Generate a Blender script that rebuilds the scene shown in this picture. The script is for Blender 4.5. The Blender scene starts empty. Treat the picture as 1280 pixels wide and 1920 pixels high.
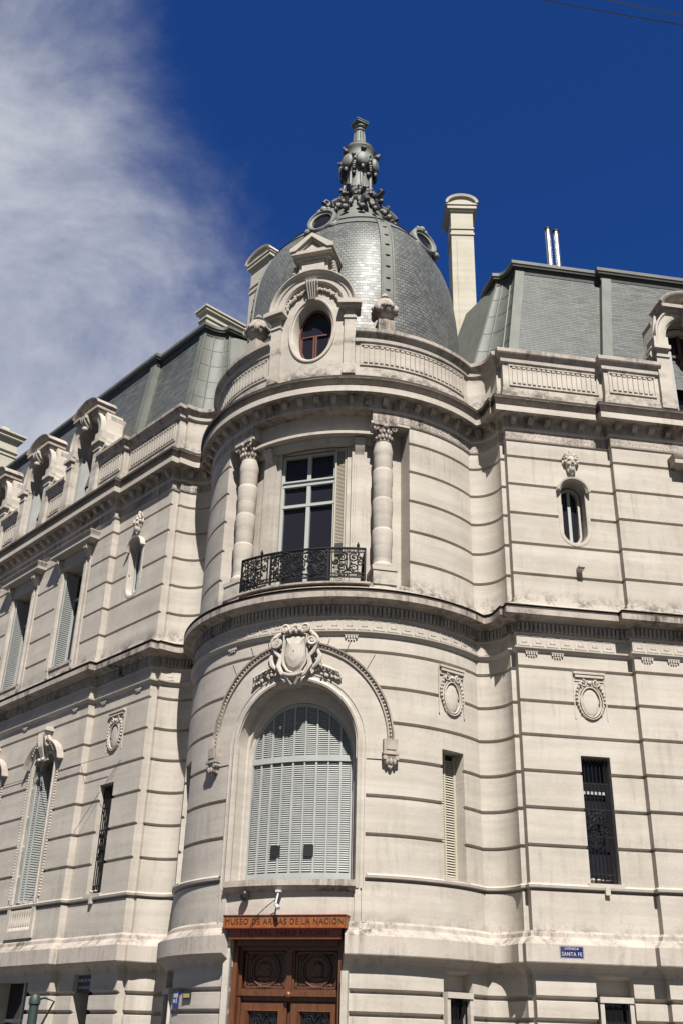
import bpy, bmesh, math, random
from mathutils import Vector, Matrix
from math import sin, cos, pi, radians, sqrt
random.seed(7)
C = bpy.context.scene.collection
# ------------------------------------------------------------------ camera, sky, sun
cam = bpy.data.objects.new('camera', bpy.data.cameras.new('camera')); C.objects.link(cam)
yaw, pit, roll = -0.009638, 0.474417, 0.0282952
F = Vector((sin(yaw)*cos(pit), cos(yaw)*cos(pit), sin(pit)))
r0 = F.cross(Vector((0, 0, 1))).normalized(); u0 = r0.cross(F)
rr = cos(roll)*r0 + sin(roll)*u0; uu = -sin(roll)*r0 + cos(roll)*u0
cam.matrix_world = Matrix(((rr.x, uu.x, -F.x, 0), (rr.y, uu.y, -F.y, -24), (rr.z, uu.z, -F.z, 0), (0, 0, 0, 1)))
cam.data.sensor_fit = 'HORIZONTAL'; cam.data.sensor_width = 36; cam.data.lens = 1950.2/1280*36
cam.data.clip_end = 3000; cam.data.clip_start = 0.1
bpy.context.scene.camera = cam
SUN_AZ, SUN_EL = radians(9), radians(53)       # azimuth to the right of the camera's back
sd = Vector((sin(SUN_AZ)*cos(SUN_EL), -cos(SUN_AZ)*cos(SUN_EL), sin(SUN_EL)))   # towards the sun
sun = bpy.data.objects.new('sun', bpy.data.lights.new('sun', 'SUN')); C.objects.link(sun)
sun.data.energy = 5.0; sun.data.angle = radians(0.5); sun.data.color = (1.0, 0.95, 0.88)
sun.rotation_euler = sd.to_track_quat('Z', 'Y').to_euler()
world = bpy.data.worlds.new('World'); bpy.context.scene.world = world; world.use_nodes = True
wt = world.node_tree; wn = wt.nodes; wl = wt.links; wn.clear()
def N(nt, typ, **kw):
    n = nt.nodes.new(typ)
    for k, v in kw.items():
        if k[0] == 'i' and k[1:].isdigit(): n.inputs[int(k[1:])].default_value = v
        else: setattr(n, k, v)
    return n
def ramp(nt, stops):
    n = nt.nodes.new('ShaderNodeValToRGB'); e = n.color_ramp.elements
    e[0].position, e[0].color = stops[0][0], (*stops[0][1], 1) if len(stops[0][1]) == 3 else stops[0][1]
    e[1].position, e[1].color = stops[-1][0], (*stops[-1][1], 1)
    for p, c in stops[1:-1]:
        q = e.new(p); q.color = (*c, 1)
    return n
sky = N(wt, 'ShaderNodeTexSky', sky_type='NISHITA', sun_disc=False, sun_elevation=SUN_EL, sun_rotation=pi-SUN_AZ,
        altitude=1800, air_density=0.85, dust_density=0.3, ozone_density=4.5)
geo = N(wt, 'ShaderNodeTexCoord')
tint = N(wt, 'ShaderNodeMixRGB', blend_type='MULTIPLY', i0=1.0); tint.inputs[2].default_value = (0.22, 0.55, 1.10, 1)
wl.new(sky.outputs[0], tint.inputs[1])
sdot = N(wt, 'ShaderNodeVectorMath', operation='DOT_PRODUCT'); wl.new(geo.outputs['Generated'], sdot.inputs[0]); sdot.inputs[1].default_value = Vector((sd.x, sd.y, 0)).normalized()
sfac = N(wt, 'ShaderNodeMapRange', interpolation_type='SMOOTHSTEP'); sfac.inputs[1].default_value = -0.25; sfac.inputs[2].default_value = 0.35; wl.new(sdot.outputs['Value'], sfac.inputs[0])
tcol = N(wt, 'ShaderNodeMixRGB'); tcol.inputs[1].default_value = (0.24, 0.60, 1.20, 1); tcol.inputs[2].default_value = (0.74, 0.61, 0.50, 1); wl.new(sfac.outputs[0], tcol.inputs[0]); wl.new(tcol.outputs[0], tint.inputs[2])
# cloud bank: a world-space mask built from directions
def wmath(op, a, b=None, c=None, clamp=False):
    n = N(wt, 'ShaderNodeMath', operation=op, use_clamp=clamp)
    for i, v in enumerate((a, b, c)):
        if v is None: continue
        if isinstance(v, (int, float)): n.inputs[i].default_value = v
        else: wl.new(v, n.inputs[i])
    return n.outputs[0]
def wdot(vec):
    n = N(wt, 'ShaderNodeVectorMath', operation='DOT_PRODUCT'); wl.new(geo.outputs['Generated'], n.inputs[0]); n.inputs[1].default_value = vec
    return n.outputs['Value']
def pixdir(x, y):
    d = F*1950.2 + rr*(x-640) - uu*(y-960); return d.normalized()
# edge of the bank: the great circle through two directions
pa, pb = pixdir(205, 40), pixdir(420, 560)
edge = pa.cross(pb).normalized()
if edge.dot(pixdir(50, 400)) < 0: edge = -edge
dist = wdot(edge)
mp = N(wt, 'ShaderNodeMapping'); wl.new(geo.outputs['Generated'], mp.inputs[0]); mp.inputs['Scale'].default_value = (1, 1, 1.3)
n1 = N(wt, 'ShaderNodeTexNoise'); n1.inputs['Scale'].default_value = 4.2; n1.inputs['Detail'].default_value = 14; n1.inputs['Roughness'].default_value = 0.62; n1.inputs['Distortion'].default_value = 0.35
n2 = N(wt, 'ShaderNodeTexNoise'); n2.inputs['Scale'].default_value = 7.0; n2.inputs['Detail'].default_value = 12; n2.inputs['Roughness'].default_value = 0.66
wl.new(mp.outputs[0], n1.inputs[0]); wl.new(mp.outputs[0], n2.inputs[0])
s1 = wmath('MULTIPLY_ADD', n1.outputs[0], 0.34, -0.17)
val = wmath('ADD', dist, s1)
mask = N(wt, 'ShaderNodeMapRange', interpolation_type='SMOOTHSTEP'); mask.inputs[1].default_value = -0.10; mask.inputs[2].default_value = 0.17
wl.new(val, mask.inputs[0])
lim = N(wt, 'ShaderNodeMapRange', interpolation_type='SMOOTHSTEP'); lim.inputs[1].default_value = 0.74; lim.inputs[2].default_value = 0.86; wl.new(wdot(pixdir(-40, 420)), lim.inputs[0])
m2 = wmath('MULTIPLY', mask.outputs[0], lim.outputs[0])
dens = wmath('MULTIPLY', m2, wmath('MULTIPLY_ADD', n2.outputs[0], 0.7, 0.52, clamp=True), clamp=True)
cc = ramp(wt, [(0.3, (2.9, 3.3, 4.4)), (0.60, (6.3, 6.5, 7.1))]); wl.new(n1.outputs[0], cc.inputs[0])
cm = N(wt, 'ShaderNodeMixRGB'); wl.new(dens, cm.inputs[0]); wl.new(tint.outputs[0], cm.inputs[1]); wl.new(cc.outputs[0], cm.inputs[2])
bg = N(wt, 'ShaderNodeBackground'); bg.inputs[1].default_value = 0.0505; wl.new(cm.outputs[0], bg.inputs[0])
wo = N(wt, 'ShaderNodeOutputWorld'); wl.new(bg.outputs[0], wo.inputs[0])
vs = bpy.context.scene.view_settings; vs.view_transform = 'Standard'; vs.look = 'None'; vs.gamma = 1; vs.exposure = 1.0
# ------------------------------------------------------------------ materials
def mat(name, col, rough=0.8, metal=0.0, build=None, spec=0.5):
    m = bpy.data.materials.new(name); m.use_nodes = True; nt = m.node_tree; b = nt.nodes['Principled BSDF']
    b.inputs['Base Color'].default_value = (*col, 1); b.inputs['Roughness'].default_value = rough; b.inputs['Metallic'].default_value = metal
    b.inputs['Specular IOR Level'].default_value = spec
    if build: build(nt, b)
    return m
def noise(nt, scale, detail=6, rough=0.6, stretch=None, coord='Object'):
    tc = N(nt, 'ShaderNodeTexCoord'); n = N(nt, 'ShaderNodeTexNoise'); n.inputs['Scale'].default_value = scale; n.inputs['Detail'].default_value = detail; n.inputs['Roughness'].default_value = rough
    src = tc.outputs[coord]
    if stretch:
        mp_ = N(nt, 'ShaderNodeMapping'); mp_.inputs['Scale'].default_value = stretch; nt.links.new(src, mp_.inputs[0]); src = mp_.outputs[0]
    nt.links.new(src, n.inputs[0]); return n.outputs[0]
def mix(nt, fac, a, b, mode='MIX'):
    n = N(nt, 'ShaderNodeMixRGB', blend_type=mode)
    for i, v in enumerate((fac, a, b)):
        if isinstance(v, (int, float)): n.inputs[i].default_value = v
        elif isinstance(v, tuple): n.inputs[i].default_value = (*v, 1)
        else: nt.links.new(v, n.inputs[i])
    return n.outputs[0]
def stone_build(c1, c2, dirt, amt, bumpd=0.012, lo=0.50, hi=0.72, bands=True, ledge=False):
    def f(nt, b):
        L = nt.links
        big = ramp(nt, [(0.35, c1), (0.65, c2)]); L.new(noise(nt, 1.3, 8, 0.65), big.inputs[0])
        col = big.outputs[0]
        if bands:   # faint tone change from one course to the next
            bz = ramp(nt, [(0.38, (0.90, 0.895, 0.885)), (0.62, (1.05, 1.05, 1.045))]); L.new(noise(nt, 1.0, 3, 0.7, (0.22, 0.22, 2.8)), bz.inputs[0])
            col = mix(nt, 1.0, col, bz.outputs[0], 'MULTIPLY')
        st = ramp(nt, [(lo, (0, 0, 0)), (hi, (1, 1, 1))]); L.new(noise(nt, 1.0, 9, 0.72, (7, 7, 0.7)), st.inputs[0])
        pt = ramp(nt, [(0.42, (0, 0, 0)), (0.66, (1, 1, 1))]); L.new(noise(nt, 0.9, 7, 0.75), pt.inputs[0])
        m_ = mix(nt, 1.0, st.outputs[0], pt.outputs[0], 'MULTIPLY')
        am = N(nt, 'ShaderNodeMath', operation='MULTIPLY'); L.new(m_, am.inputs[0]); am.inputs[1].default_value = amt
        col = mix(nt, am.outputs[0], col, dirt)
        if ledge:   # soot that has settled on and just above the ledges
            tc = N(nt, 'ShaderNodeTexCoord'); sx = N(nt, 'ShaderNodeSeparateXYZ'); L.new(tc.outputs['Object'], sx.inputs[0])
            zz = N(nt, 'ShaderNodeMapRange'); zz.inputs[1].default_value = 0; zz.inputs[2].default_value = 20; L.new(sx.outputs[2], zz.inputs[0])
            zr = ramp(nt, [(0, (0, 0, 0))] + [q for z0, z1, v in ((1.93, 2.30, .5), (8.62, 9.12, .95), (14.05, 14.62, .9), (14.92, 15.2, .85)) for q in ((z0/20, (0, 0, 0)), ((z0+.03)/20, (v, v, v)), (z1/20, (0, 0, 0)))] + [(1, (0, 0, 0))]); L.new(zz.outputs[0], zr.inputs[0])
            sp_ = ramp(nt, [(.46, (0, 0, 0)), (.57, (1, 1, 1))]); L.new(noise(nt, 2.6, 12, .82), sp_.inputs[0])
            col = mix(nt, mix(nt, 1.0, zr.outputs[0], sp_.outputs[0], 'MULTIPLY'), col, (.055, .045, .037))
        fine = ramp(nt, [(0.3, (0.93, 0.93, 0.93)), (0.7, (1.05, 1.05, 1.05))]); L.new(noise(nt, 45, 4, 0.7), fine.inputs[0])
        col = mix(nt, 1.0, col, fine.outputs[0], 'MULTIPLY')
        L.new(col, b.inputs['Base Color'])
        bp = N(nt, 'ShaderNodeBump'); bp.inputs['Strength'].default_value = 0.5; bp.inputs['Distance'].default_value = bumpd
        L.new(noise(nt, 14, 9, 0.7), bp.inputs['Height']); L.new(bp.outputs[0], b.inputs['Normal'])
    return f
M = {}
M['stone'] = mat('pale_stone', (.5,.45,.38), 0.85, build=stone_build((.60,.545,.48), (.69,.632,.565), (.24,.20,.165), 0.62, ledge=True), spec=.25)
M['weathered_shade'] = mat('weathered_shade_stone', (.4,.36,.3), 0.9, build=stone_build((.50,.44,.385), (.63,.56,.495), (.045,.036,.030), 0.97, lo=.40, hi=.57, bands=False), spec=.2)  # dirty stone; on cornice undersides its dark tone also stands in for shade
M['stained'] = mat('stained_stone', (.5,.45,.38), 0.88, build=stone_build((.57,.505,.445), (.66,.595,.53), (.10,.085,.065), 0.9, lo=.47, hi=.68, bands=False), spec=.2)
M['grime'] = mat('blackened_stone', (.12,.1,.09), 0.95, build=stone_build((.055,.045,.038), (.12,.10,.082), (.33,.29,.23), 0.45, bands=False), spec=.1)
M['chim'] = mat('cream_render', (.6,.55,.43), 0.85, build=stone_build((.64,.60,.50), (.69,.65,.55), (.33,.28,.2), 0.4), spec=.25)
def slate_build(bw, bh, c1, c2, mortar, rlo, rhi, bumpd):
    def f(nt, b):
        L = nt.links
        uv = N(nt, 'ShaderNodeTexCoord'); br = N(nt, 'ShaderNodeTexBrick'); L.new(uv.outputs['UV'], br.inputs[0])
        br.inputs['Color1'].default_value = (*c1, 1); br.inputs['Color2'].default_value = (*c2, 1); br.inputs['Mortar'].default_value = (*mortar, 1)
        br.inputs['Scale'].default_value = 1; br.inputs['Brick Width'].default_value = bw; br.inputs['Row Height'].default_value = bh
        br.inputs['Mortar Size'].default_value = bh*0.09; br.inputs['Mortar Smooth'].default_value = 0.3; br.inputs['Bias'].default_value = 0
        v = ramp(nt, [(0.3, (.75,.76,.76)), (0.7, (1.2,1.2,1.18))]); L.new(noise(nt, 2.2, 6, .7), v.inputs[0])
        L.new(mix(nt, 1.0, br.outputs[0], v.outputs[0], 'MULTIPLY'), b.inputs['Base Color'])
        rn = N(nt, 'ShaderNodeMapRange'); rn.inputs[3].default_value = rlo; rn.inputs[4].default_value = rhi
        sv = N(nt, 'ShaderNodeSeparateColor'); L.new(br.outputs[0], sv.inputs[0]); rn.inputs[1].default_value = min(c1[0], c2[0]); rn.inputs[2].default_value = max(c1[0], c2[0])
        L.new(sv.outputs[0], rn.inputs[0]); L.new(rn.outputs[0], b.inputs['Roughness'])
        # each row tilts: saw-tooth height from v
        sx = N(nt, 'ShaderNodeSeparateXYZ'); L.new(uv.outputs['UV'], sx.inputs[0])
        md = N(nt, 'ShaderNodeMath', operation='MODULO'); L.new(sx.outputs[1], md.inputs[0]); md.inputs[1].default_value = bh
        dv = N(nt, 'ShaderNodeMath', operation='DIVIDE'); L.new(md.outputs[0], dv.inputs[0]); dv.inputs[1].default_value = -bh
        sb = N(nt, 'ShaderNodeMath', operation='MULTIPLY_ADD'); L.new(br.outputs['Fac'], sb.inputs[0]); sb.inputs[1].default_value = -0.6; L.new(dv.outputs[0], sb.inputs[2])
        ad = N(nt, 'ShaderNodeMath', operation='MULTIPLY_ADD'); L.new(sv.outputs[0], ad.inputs[0]); ad.inputs[1].default_value = 3.0; L.new(sb.outputs[0], ad.inputs[2])
        bp = N(nt, 'ShaderNodeBump'); bp.inputs['Strength'].default_value = 0.7; bp.inputs['Distance'].default_value = bumpd
        L.new(ad.outputs[0], bp.inputs['Height']); L.new(bp.outputs[0], b.inputs['Normal'])
    return f
M['slate'] = mat('slate', (.13,.14,.14), .45, build=slate_build(.30, .075, (.055,.064,.062), (.125,.137,.13), (.05,.053,.052), .45, .62, .009), spec=.5)
M['slate_scale'] = mat('slate_scales', (.15,.16,.16), .4, build=slate_build(.125, .095, (.115,.125,.12), (.185,.195,.187), (.045,.048,.045), .44, .60, .011), spec=.5)
def zinc_b(nt, b):
    L = nt.links; v = ramp(nt, [(0.3, (.125,.137,.124)), (0.7, (.195,.206,.185))]); L.new(noise(nt, 1.6, 8, .7), v.inputs[0])
    w = ramp(nt, [(0.5, (1, 1, 1)), (0.75, (.7,.72,.7))]); L.new(noise(nt, 1, 7, .7, (6, 6, .6)), w.inputs[0])
    L.new(mix(nt, 1.0, v.outputs[0], w.outputs[0], 'MULTIPLY'), b.inputs['Base Color'])
    bp = N(nt, 'ShaderNodeBump'); bp.inputs['Strength'].default_value = .3; bp.inputs['Distance'].default_value = .02; L.new(noise(nt, 3, 5, .6), bp.inputs['Height']); L.new(bp.outputs[0], b.inputs['Normal'])
M['zinc'] = mat('weathered_zinc', (.25,.28,.25), .62, .0, zinc_b, .4)
M['lead_dark'] = mat('dark_lead', (.05,.05,.048), .6, .0, stone_build((.035,.035,.035), (.09,.09,.085), (.2,.2,.18), .5, bands=False))
M['zfin'] = mat('finial_zinc', (.25,.27,.24), .6, .0, stone_build((.19,.205,.185), (.27,.285,.26), (.035,.033,.03), .85, lo=.42, hi=.6, bands=False))
M['glass'] = mat('dark_glass', (.014,.013,.018), .06, spec=.35)
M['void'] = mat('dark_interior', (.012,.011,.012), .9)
M['frame'] = mat('pale_grey_paint', (.50,.53,.50), .5)
def shut_b(nt, b):
    v = ramp(nt, [(0.3, (.41,.425,.415)), (0.7, (.53,.545,.53))]); nt.links.new(noise(nt, 3, 8, .75, (1, 1, .35)), v.inputs[0]); nt.links.new(v.outputs[0], b.inputs['Base Color'])
M['shutter'] = mat('grey_green_shutter_paint', (.4,.43,.4), .6, build=shut_b)
M['cream'] = mat('cream_louvre_paint', (.6,.55,.44), .6)
M['iron'] = mat('black_iron', (.008,.008,.009), .6, spec=.2)
M['redwood'] = mat('reddish_wood', (.15,.05,.035), .5)
def wood_b(c1, c2):
    def f(nt, b):
        v = ramp(nt, [(0.3, c1), (0.7, c2)]); nt.links.new(noise(nt, 2.0, 8, .7, (9, 9, 1.0)), v.inputs[0]); nt.links.new(v.outputs[0], b.inputs['Base Color'])
        bp = N(nt, 'ShaderNodeBump'); bp.inputs['Strength'].default_value = .3; bp.inputs['Distance'].default_value = .004; nt.links.new(v.outputs[0], bp.inputs['Height']); nt.links.new(bp.outputs[0], b.inputs['Normal'])
    return f
M['wood'] = mat('brown_oak', (.2,.08,.04), .42, build=wood_b((.085,.031,.015), (.20,.074,.029)))
M['wood_dark'] = mat('dark_carved_oak', (.1,.045,.03), .4, build=wood_b((.075,.034,.021), (.16,.07,.042)))
M['wood_gold'] = mat('varnished_board', (.45,.16,.04), .35, build=wood_b((.20,.055,.022), (.46,.165,.04)))
M['wood_red'] = mat('red_varnished_board', (.33,.06,.025), .35, build=wood_b((.24,.035,.02), (.40,.08,.035)))
M['letter'] = mat('dark_letters', (.06,.018,.012), .6)
M['blue'] = mat('blue_enamel', (.025,.035,.20), .35)
M['white'] = mat('white_paint', (.72,.72,.72), .5)
M['yellow'] = mat('brass_yellow', (.62,.50,.10), .4)
M['black'] = mat('black_plastic', (.015,.015,.016), .4)
M['steel'] = mat('polished_steel', (.5,.5,.5), .38, 1.0)
M['green'] = mat('green_post_paint', (.030,.055,.05), .55)
M['asphalt'] = mat('asphalt', (.05,.05,.05), .9, build=stone_build((.06,.057,.053), (.085,.08,.073), (.04,.038,.035), .5, bands=False))
M['paving'] = mat('concrete_paving', (.30,.28,.25), .9, build=stone_build((.13,.12,.11), (.17,.16,.145), (.08,.075,.07), .5, bands=False))
K_ALB = .60                                       # albedo scale to real-world values
for k_, m_ in M.items():
    if k_ in ('steel', 'glass', 'void', 'iron', 'black'): continue
    b_ = m_.node_tree.nodes['Principled BSDF'].inputs['Base Color']
    if b_.is_linked:
        src_ = b_.links[0].from_socket; mx_ = N(m_.node_tree, 'ShaderNodeMixRGB', blend_type='MULTIPLY', i0=1.0); mx_.inputs[2].default_value = (K_ALB, K_ALB, K_ALB, 1)
        m_.node_tree.links.new(src_, mx_.inputs[1]); m_.node_tree.links.new(mx_.outputs[0], b_)
    else: c_ = b_.default_value; b_.default_value = (c_[0]*K_ALB, c_[1]*K_ALB, c_[2]*K_ALB, 1)
# ------------------------------------------------------------------ frames of reference
aR, aL = radians(9.1736), radians(47.5682)
dR = Vector((cos(aR), sin(aR))); nR = Vector((sin(aR), -cos(aR)))
dL = Vector((-cos(aL), sin(aL))); nL = Vector((-sin(aL), -cos(aL)))
R0 = 3.6; AZ0 = radians(-16.7)                 # tower radius and the azimuth its door faces
JR, JL = radians(52.3), radians(-90.7)         # where the tower meets the coves (world azimuth)
DN = {1: (dR, nR), -1: (dL, nL)}
def so(side, s, off): d, n = DN[side]; return d*s + n*off
class Tower:                                    # u: arc length at R0 from the door's axis, e: out from the wall face
    def __init__(s, r=R0, az=0.0): s.r, s.az = r, az
    def p(s, u, z, e):
        a = AZ0 + s.az + u/R0; r = s.r + e; return Vector((r*sin(a), -r*cos(a), z))
    curved = True
class Flat:                                     # a vertical plane, u to the right in the picture
    def __init__(s, o, t, n): s.o, s.t, s.n = o, t, n
    def p(s, u, z, e): q = s.o + s.t*u + s.n*e; return Vector((q.x, q.y, z))
    curved = False
def Wing(side, s0, off):
    d, n = DN[side]; return Flat(so(side, s0, off), d*side, n)
def TFlat(az, r):                               # plane tangent to the tower at relative azimuth az (deg)
    a = AZ0 + radians(az); n = Vector((sin(a), -cos(a))); t = Vector((cos(a), sin(a))); return Flat(n*r, t, n)
# ------------------------------------------------------------------ mesh builder
class MB:
    def __init__(s): s.bm = bmesh.new(); s.uv = None; s.mi = 0
    def v(s, p): return s.bm.verts.new(p)
    def f(s, vs, uvs=None, mi=None):
        if len(vs) < 3: return None
        try: fc = s.bm.faces.new(vs)
        except ValueError: return None
        fc.material_index = s.mi if mi is None else mi
        if uvs:
            if s.uv is None: s.uv = s.bm.loops.layers.uv.new('UVMap')
            for l, q in zip(fc.loops, uvs): l[s.uv].uv = q
        return fc
    def grid(s, rows, closed_u=False, closed_v=False, uvs=None, mi=None):
        vr = [[s.v(p) for p in r] for r in rows]; nr = len(vr); nc = len(vr[0])
        for i in range(nr if closed_v else nr-1):
            for j in range(nc if closed_u else nc-1):
                i2, j2 = (i+1) % nr, (j+1) % nc
                uq = [uvs[i][j], uvs[i][j+1], uvs[i+1][j+1], uvs[i+1][j]] if uvs else None
                m_ = mi[i] if isinstance(mi, (list, tuple)) else mi
                s.f([vr[i][j], vr[i][j2], vr[i2][j2], vr[i2][j]], uq, m_)
        return vr
    def box(s, S, u0, u1, z0, z1, e0, e1, nu=None):
        if u0 > u1: u0, u1 = u1, u0
        n = nu or (max(1, int((u1-u0)/0.16)) if S.curved else 1)
        us = [u0 + (u1-u0)*i/n for i in range(n+1)]
        rows = [[S.p(u, z, e) for u in us] for z, e in ((z0, e0), (z0, e1), (z1, e1), (z1, e0))]
        vr = s.grid(rows, closed_v=True)
        s.f([vr[k][0] for k in range(4)]); s.f([vr[k][-1] for k in range(4)])
    def taper(s, S, a, b):                      # a, b: (u0,u1,e0,e1,z)
        A = [S.p(u, a[4], e) for u, e in ((a[0], a[2]), (a[1], a[2]), (a[1], a[3]), (a[0], a[3]))]
        B = [S.p(u, b[4], e) for u, e in ((b[0], b[2]), (b[1], b[2]), (b[1], b[3]), (b[0], b[3]))]
        vr = s.grid([A, B], closed_u=True); s.f(vr[0]); s.f(vr[1])
    def band(s, S, inner, outer, e0, e1, closed=False):   # ring between two outlines of equal length
        rows = [[S.p(u, z, e1) for u, z in inner], [S.p(u, z, e1) for u, z in outer], [S.p(u, z, e0) for u, z in outer], [S.p(u, z, e0) for u, z in inner]]
        vr = s.grid(rows, closed_u=closed, closed_v=True)
        if not closed: s.f([vr[k][0] for k in range(4)]); s.f([vr[k][-1] for k in range(4)])
    def mould(s, S, line, prof, closed=False, flip=1):    # sweep profile (d across the line, e out) along an outline in (u,z)
        n = len(line); rows = []
        for d, e in prof:
            row = []
            for i in range(n):
                a = line[(i-1) % n] if (closed or i) else line[0]; b = line[(i+1) % n] if (closed or i < n-1) else line[-1]
                t = Vector((b[0]-a[0], b[1]-a[1])); t.normalize(); m = Vector((-t.y, t.x))*flip
                row.append(S.p(line[i][0]+m.x*d, line[i][1]+m.y*d, e))
            rows.append(row)
        vr = s.grid(rows, closed_u=closed)
        if not closed: s.f([r[0] for r in vr]); s.f([r[-1] for r in vr])
    def poly(s, S, pts, e0, e1):
        a = [s.v(S.p(u, z, e1)) for u, z in pts]; b = [s.v(S.p(u, z, e0)) for u, z in pts]
        s.f(a); s.f(b[::-1]); n = len(pts)
        for i in range(n): s.f([a[i], b[i], b[(i+1) % n], a[(i+1) % n]])
    def tube(s, pts, r, n=6, cap=True, closed=False):
        pts = [Vector(p) for p in pts]; m = len(pts); rows = []; prev = None
        for i, p in enumerate(pts):
            a = pts[(i-1) % m] if (closed or i) else pts[0]; b = pts[(i+1) % m] if (closed or i < m-1) else pts[-1]
            t = (b-a).normalized() if (b-a).length > 1e-9 else Vector((0, 0, 1))
            x = prev - t*prev.dot(t) if prev is not None else t.cross(Vector((0.31, 0.2, 0.93)))
            if x.length < 1e-6: x = t.cross(Vector((1, 0, 0)))
            x.normalize(); prev = x; y = t.cross(x); rad = r[i] if isinstance(r, (list, tuple)) else r
            rows.append([p + x*rad*cos(2*pi*k/n) + y*rad*sin(2*pi*k/n) for k in range(n)])
        vr = s.grid(rows, closed_u=True, closed_v=closed)
        if cap and not closed: s.f(vr[0]); s.f(vr[-1])
    def utube(s, S, pts, r, n=5, closed=False): s.tube([S.p(*p) for p in pts], r, n, closed=closed)
    def ball(s, c, rx, ry=None, rz=None, ax=None, nu=8, nv=6):
        ry = rx if ry is None else ry; rz = rx if rz is None else rz; ax = ax or (Vector((1, 0, 0)), Vector((0, 1, 0)), Vector((0, 0, 1)))
        rows = []
        for i in range(1, nv):
            th = pi*i/nv; rows.append([c + ax[0]*rx*sin(th)*cos(2*pi*j/nu) + ax[1]*ry*sin(th)*sin(2*pi*j/nu) + ax[2]*rz*cos(th) for j in range(nu)])
        vr = s.grid(rows, closed_u=True); t = s.v(c + ax[2]*rz); b = s.v(c - ax[2]*rz)
        for j in range(nu): s.f([t, vr[0][j], vr[0][(j+1) % nu]]); s.f([b, vr[-1][(j+1) % nu], vr[-1][j]])
    def uball(s, S, u, z, e, ru, rz, re, nu=8, nv=6):
        t = (S.p(u+.01, z, e)-S.p(u-.01, z, e)).normalized(); n = (S.p(u, z, e+.01)-S.p(u, z, e-.01)).normalized()
        s.ball(S.p(u, z, e), ru, re, rz, (t, n, Vector((0, 0, 1))), nu, nv)
    def lathe(s, c, prof, n=24, a0=0, a1=2*pi, uvr=None, mi=None):
        full = abs(a1-a0-2*pi) < 1e-6; m = n if full else n+1
        rows = [[Vector((c[0]+r*sin(a0+(a1-a0)*j/n), c[1]-r*cos(a0+(a1-a0)*j/n), z)) for j in range(m)] for r, z in prof]
        uvs = None
        if uvr:
            L = [0]
            for i in range(1, len(prof)): L.append(L[-1]+sqrt((prof[i][0]-prof[i-1][0])**2+(prof[i][1]-prof[i-1][1])**2))
            uvs = [[(uvr*(a1-a0)*j/n, L[i]) for j in range(n+1)] for i in range(len(prof))]
        return s.grid(rows, closed_u=full, uvs=uvs, mi=mi)
    def build(s, name, mats, parent=None, smooth=35, normals=True):
        bm = s.bm
        if normals: bmesh.ops.recalc_face_normals(bm, faces=bm.faces)
        me = bpy.data.meshes.new(name); bm.to_mesh(me); bm.free()
        for m in (mats if isinstance(mats, (list, tuple)) else [mats]): me.materials.append(M[m] if isinstance(m, str) else m)
        if smooth:
            for p in me.polygons: p.use_smooth = True
            me.set_sharp_from_angle(angle=radians(smooth))
        o = bpy.data.objects.new(name, me); C.objects.link(o)
        if parent: o.parent = parent
        return o
def tag(o, label=None, cat=None, group=None, kind=None):
    if label: o['label'] = label
    if cat: o['category'] = cat
    if group: o['group'] = group
    if kind: o['kind'] = kind
    return o
def boolean(o, cutter):                         # subtract and bake
    md = o.modifiers.new('b', 'BOOLEAN'); md.operation = 'DIFFERENCE'; md.solver = 'EXACT'; md.object = cutter
    dg = bpy.context.evaluated_depsgraph_get(); dg.update()
    me = bpy.data.meshes.new_from_object(o.evaluated_get(dg)); o.modifiers.clear(); old = o.data; o.data = me; bpy.data.meshes.remove(old)
    for p in me.polygons: p.use_smooth = True
    me.set_sharp_from_angle(angle=radians(35))
    cm_ = cutter.data; bpy.data.objects.remove(cutter); bpy.data.meshes.remove(cm_)
def arc(cu, cz, ru, rz, a0, a1, n): return [(cu+ru*cos(radians(a0+(a1-a0)*i/n)), cz+rz*sin(radians(a0+(a1-a0)*i/n))) for i in range(n+1)]
def archline(hw, zb, zs, rise, n=24, nz=6):     # left foot, up, over, down to the right foot
    L = [(-hw, zb+(zs-zb)*i/nz) for i in range(nz)]
    return L + [(-u, z) for u, z in arc(0, zs, hw, rise, 0, 180, n)] + [(hw, zb+(zs-zb)*i/nz) for i in range(nz-1, -1, -1)]
def oblong(hw, z0, z1, n=12):                   # round-ended upright slot
    return arc(0, z1-hw, hw, hw, 0, 180, n) + arc(0, z0+hw, hw, hw, 180, 360, n)
def oval(cz, ru, rz, n=36): return arc(0, cz, ru, rz, 0, 360*(n-1)/n, n-1)
# ------------------------------------------------------------------ facade plan path
COVE_N = 9
def side_path(side, S_end, back=0.0):           # from the joint outwards
    P = [(2.46+.56*sin(pi/2*i/COVE_N), 3.26-.63*cos(pi/2*i/COVE_N)) for i in range(0, COVE_N+1)]
    if back: P = [(P[0][0]-back, P[0][1]-back*.3)] + P
    P += [(3.12, 3.26), (3.12, 3.46), (5.66, 3.46), (5.66, 3.64), (S_end, 3.64)]
    return [so(side, a, b) for a, b in P]
def tower_pts(a0, a1, n): return [Vector((R0*sin(a0+(a1-a0)*i/n), -R0*cos(a0+(a1-a0)*i/n))) for i in range(n+1)]
SL, SR = 24.0, 13.0
def full_path():
    L = side_path(-1, SL)[::-1]; R = side_path(1, SR); T = tower_pts(JL, JR, 56)
    return L[:-1] + [L[-1]*0.5+T[0]*0.5] + T[1:-1] + [R[0]*0.5+T[-1]*0.5] + R[1:]
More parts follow.
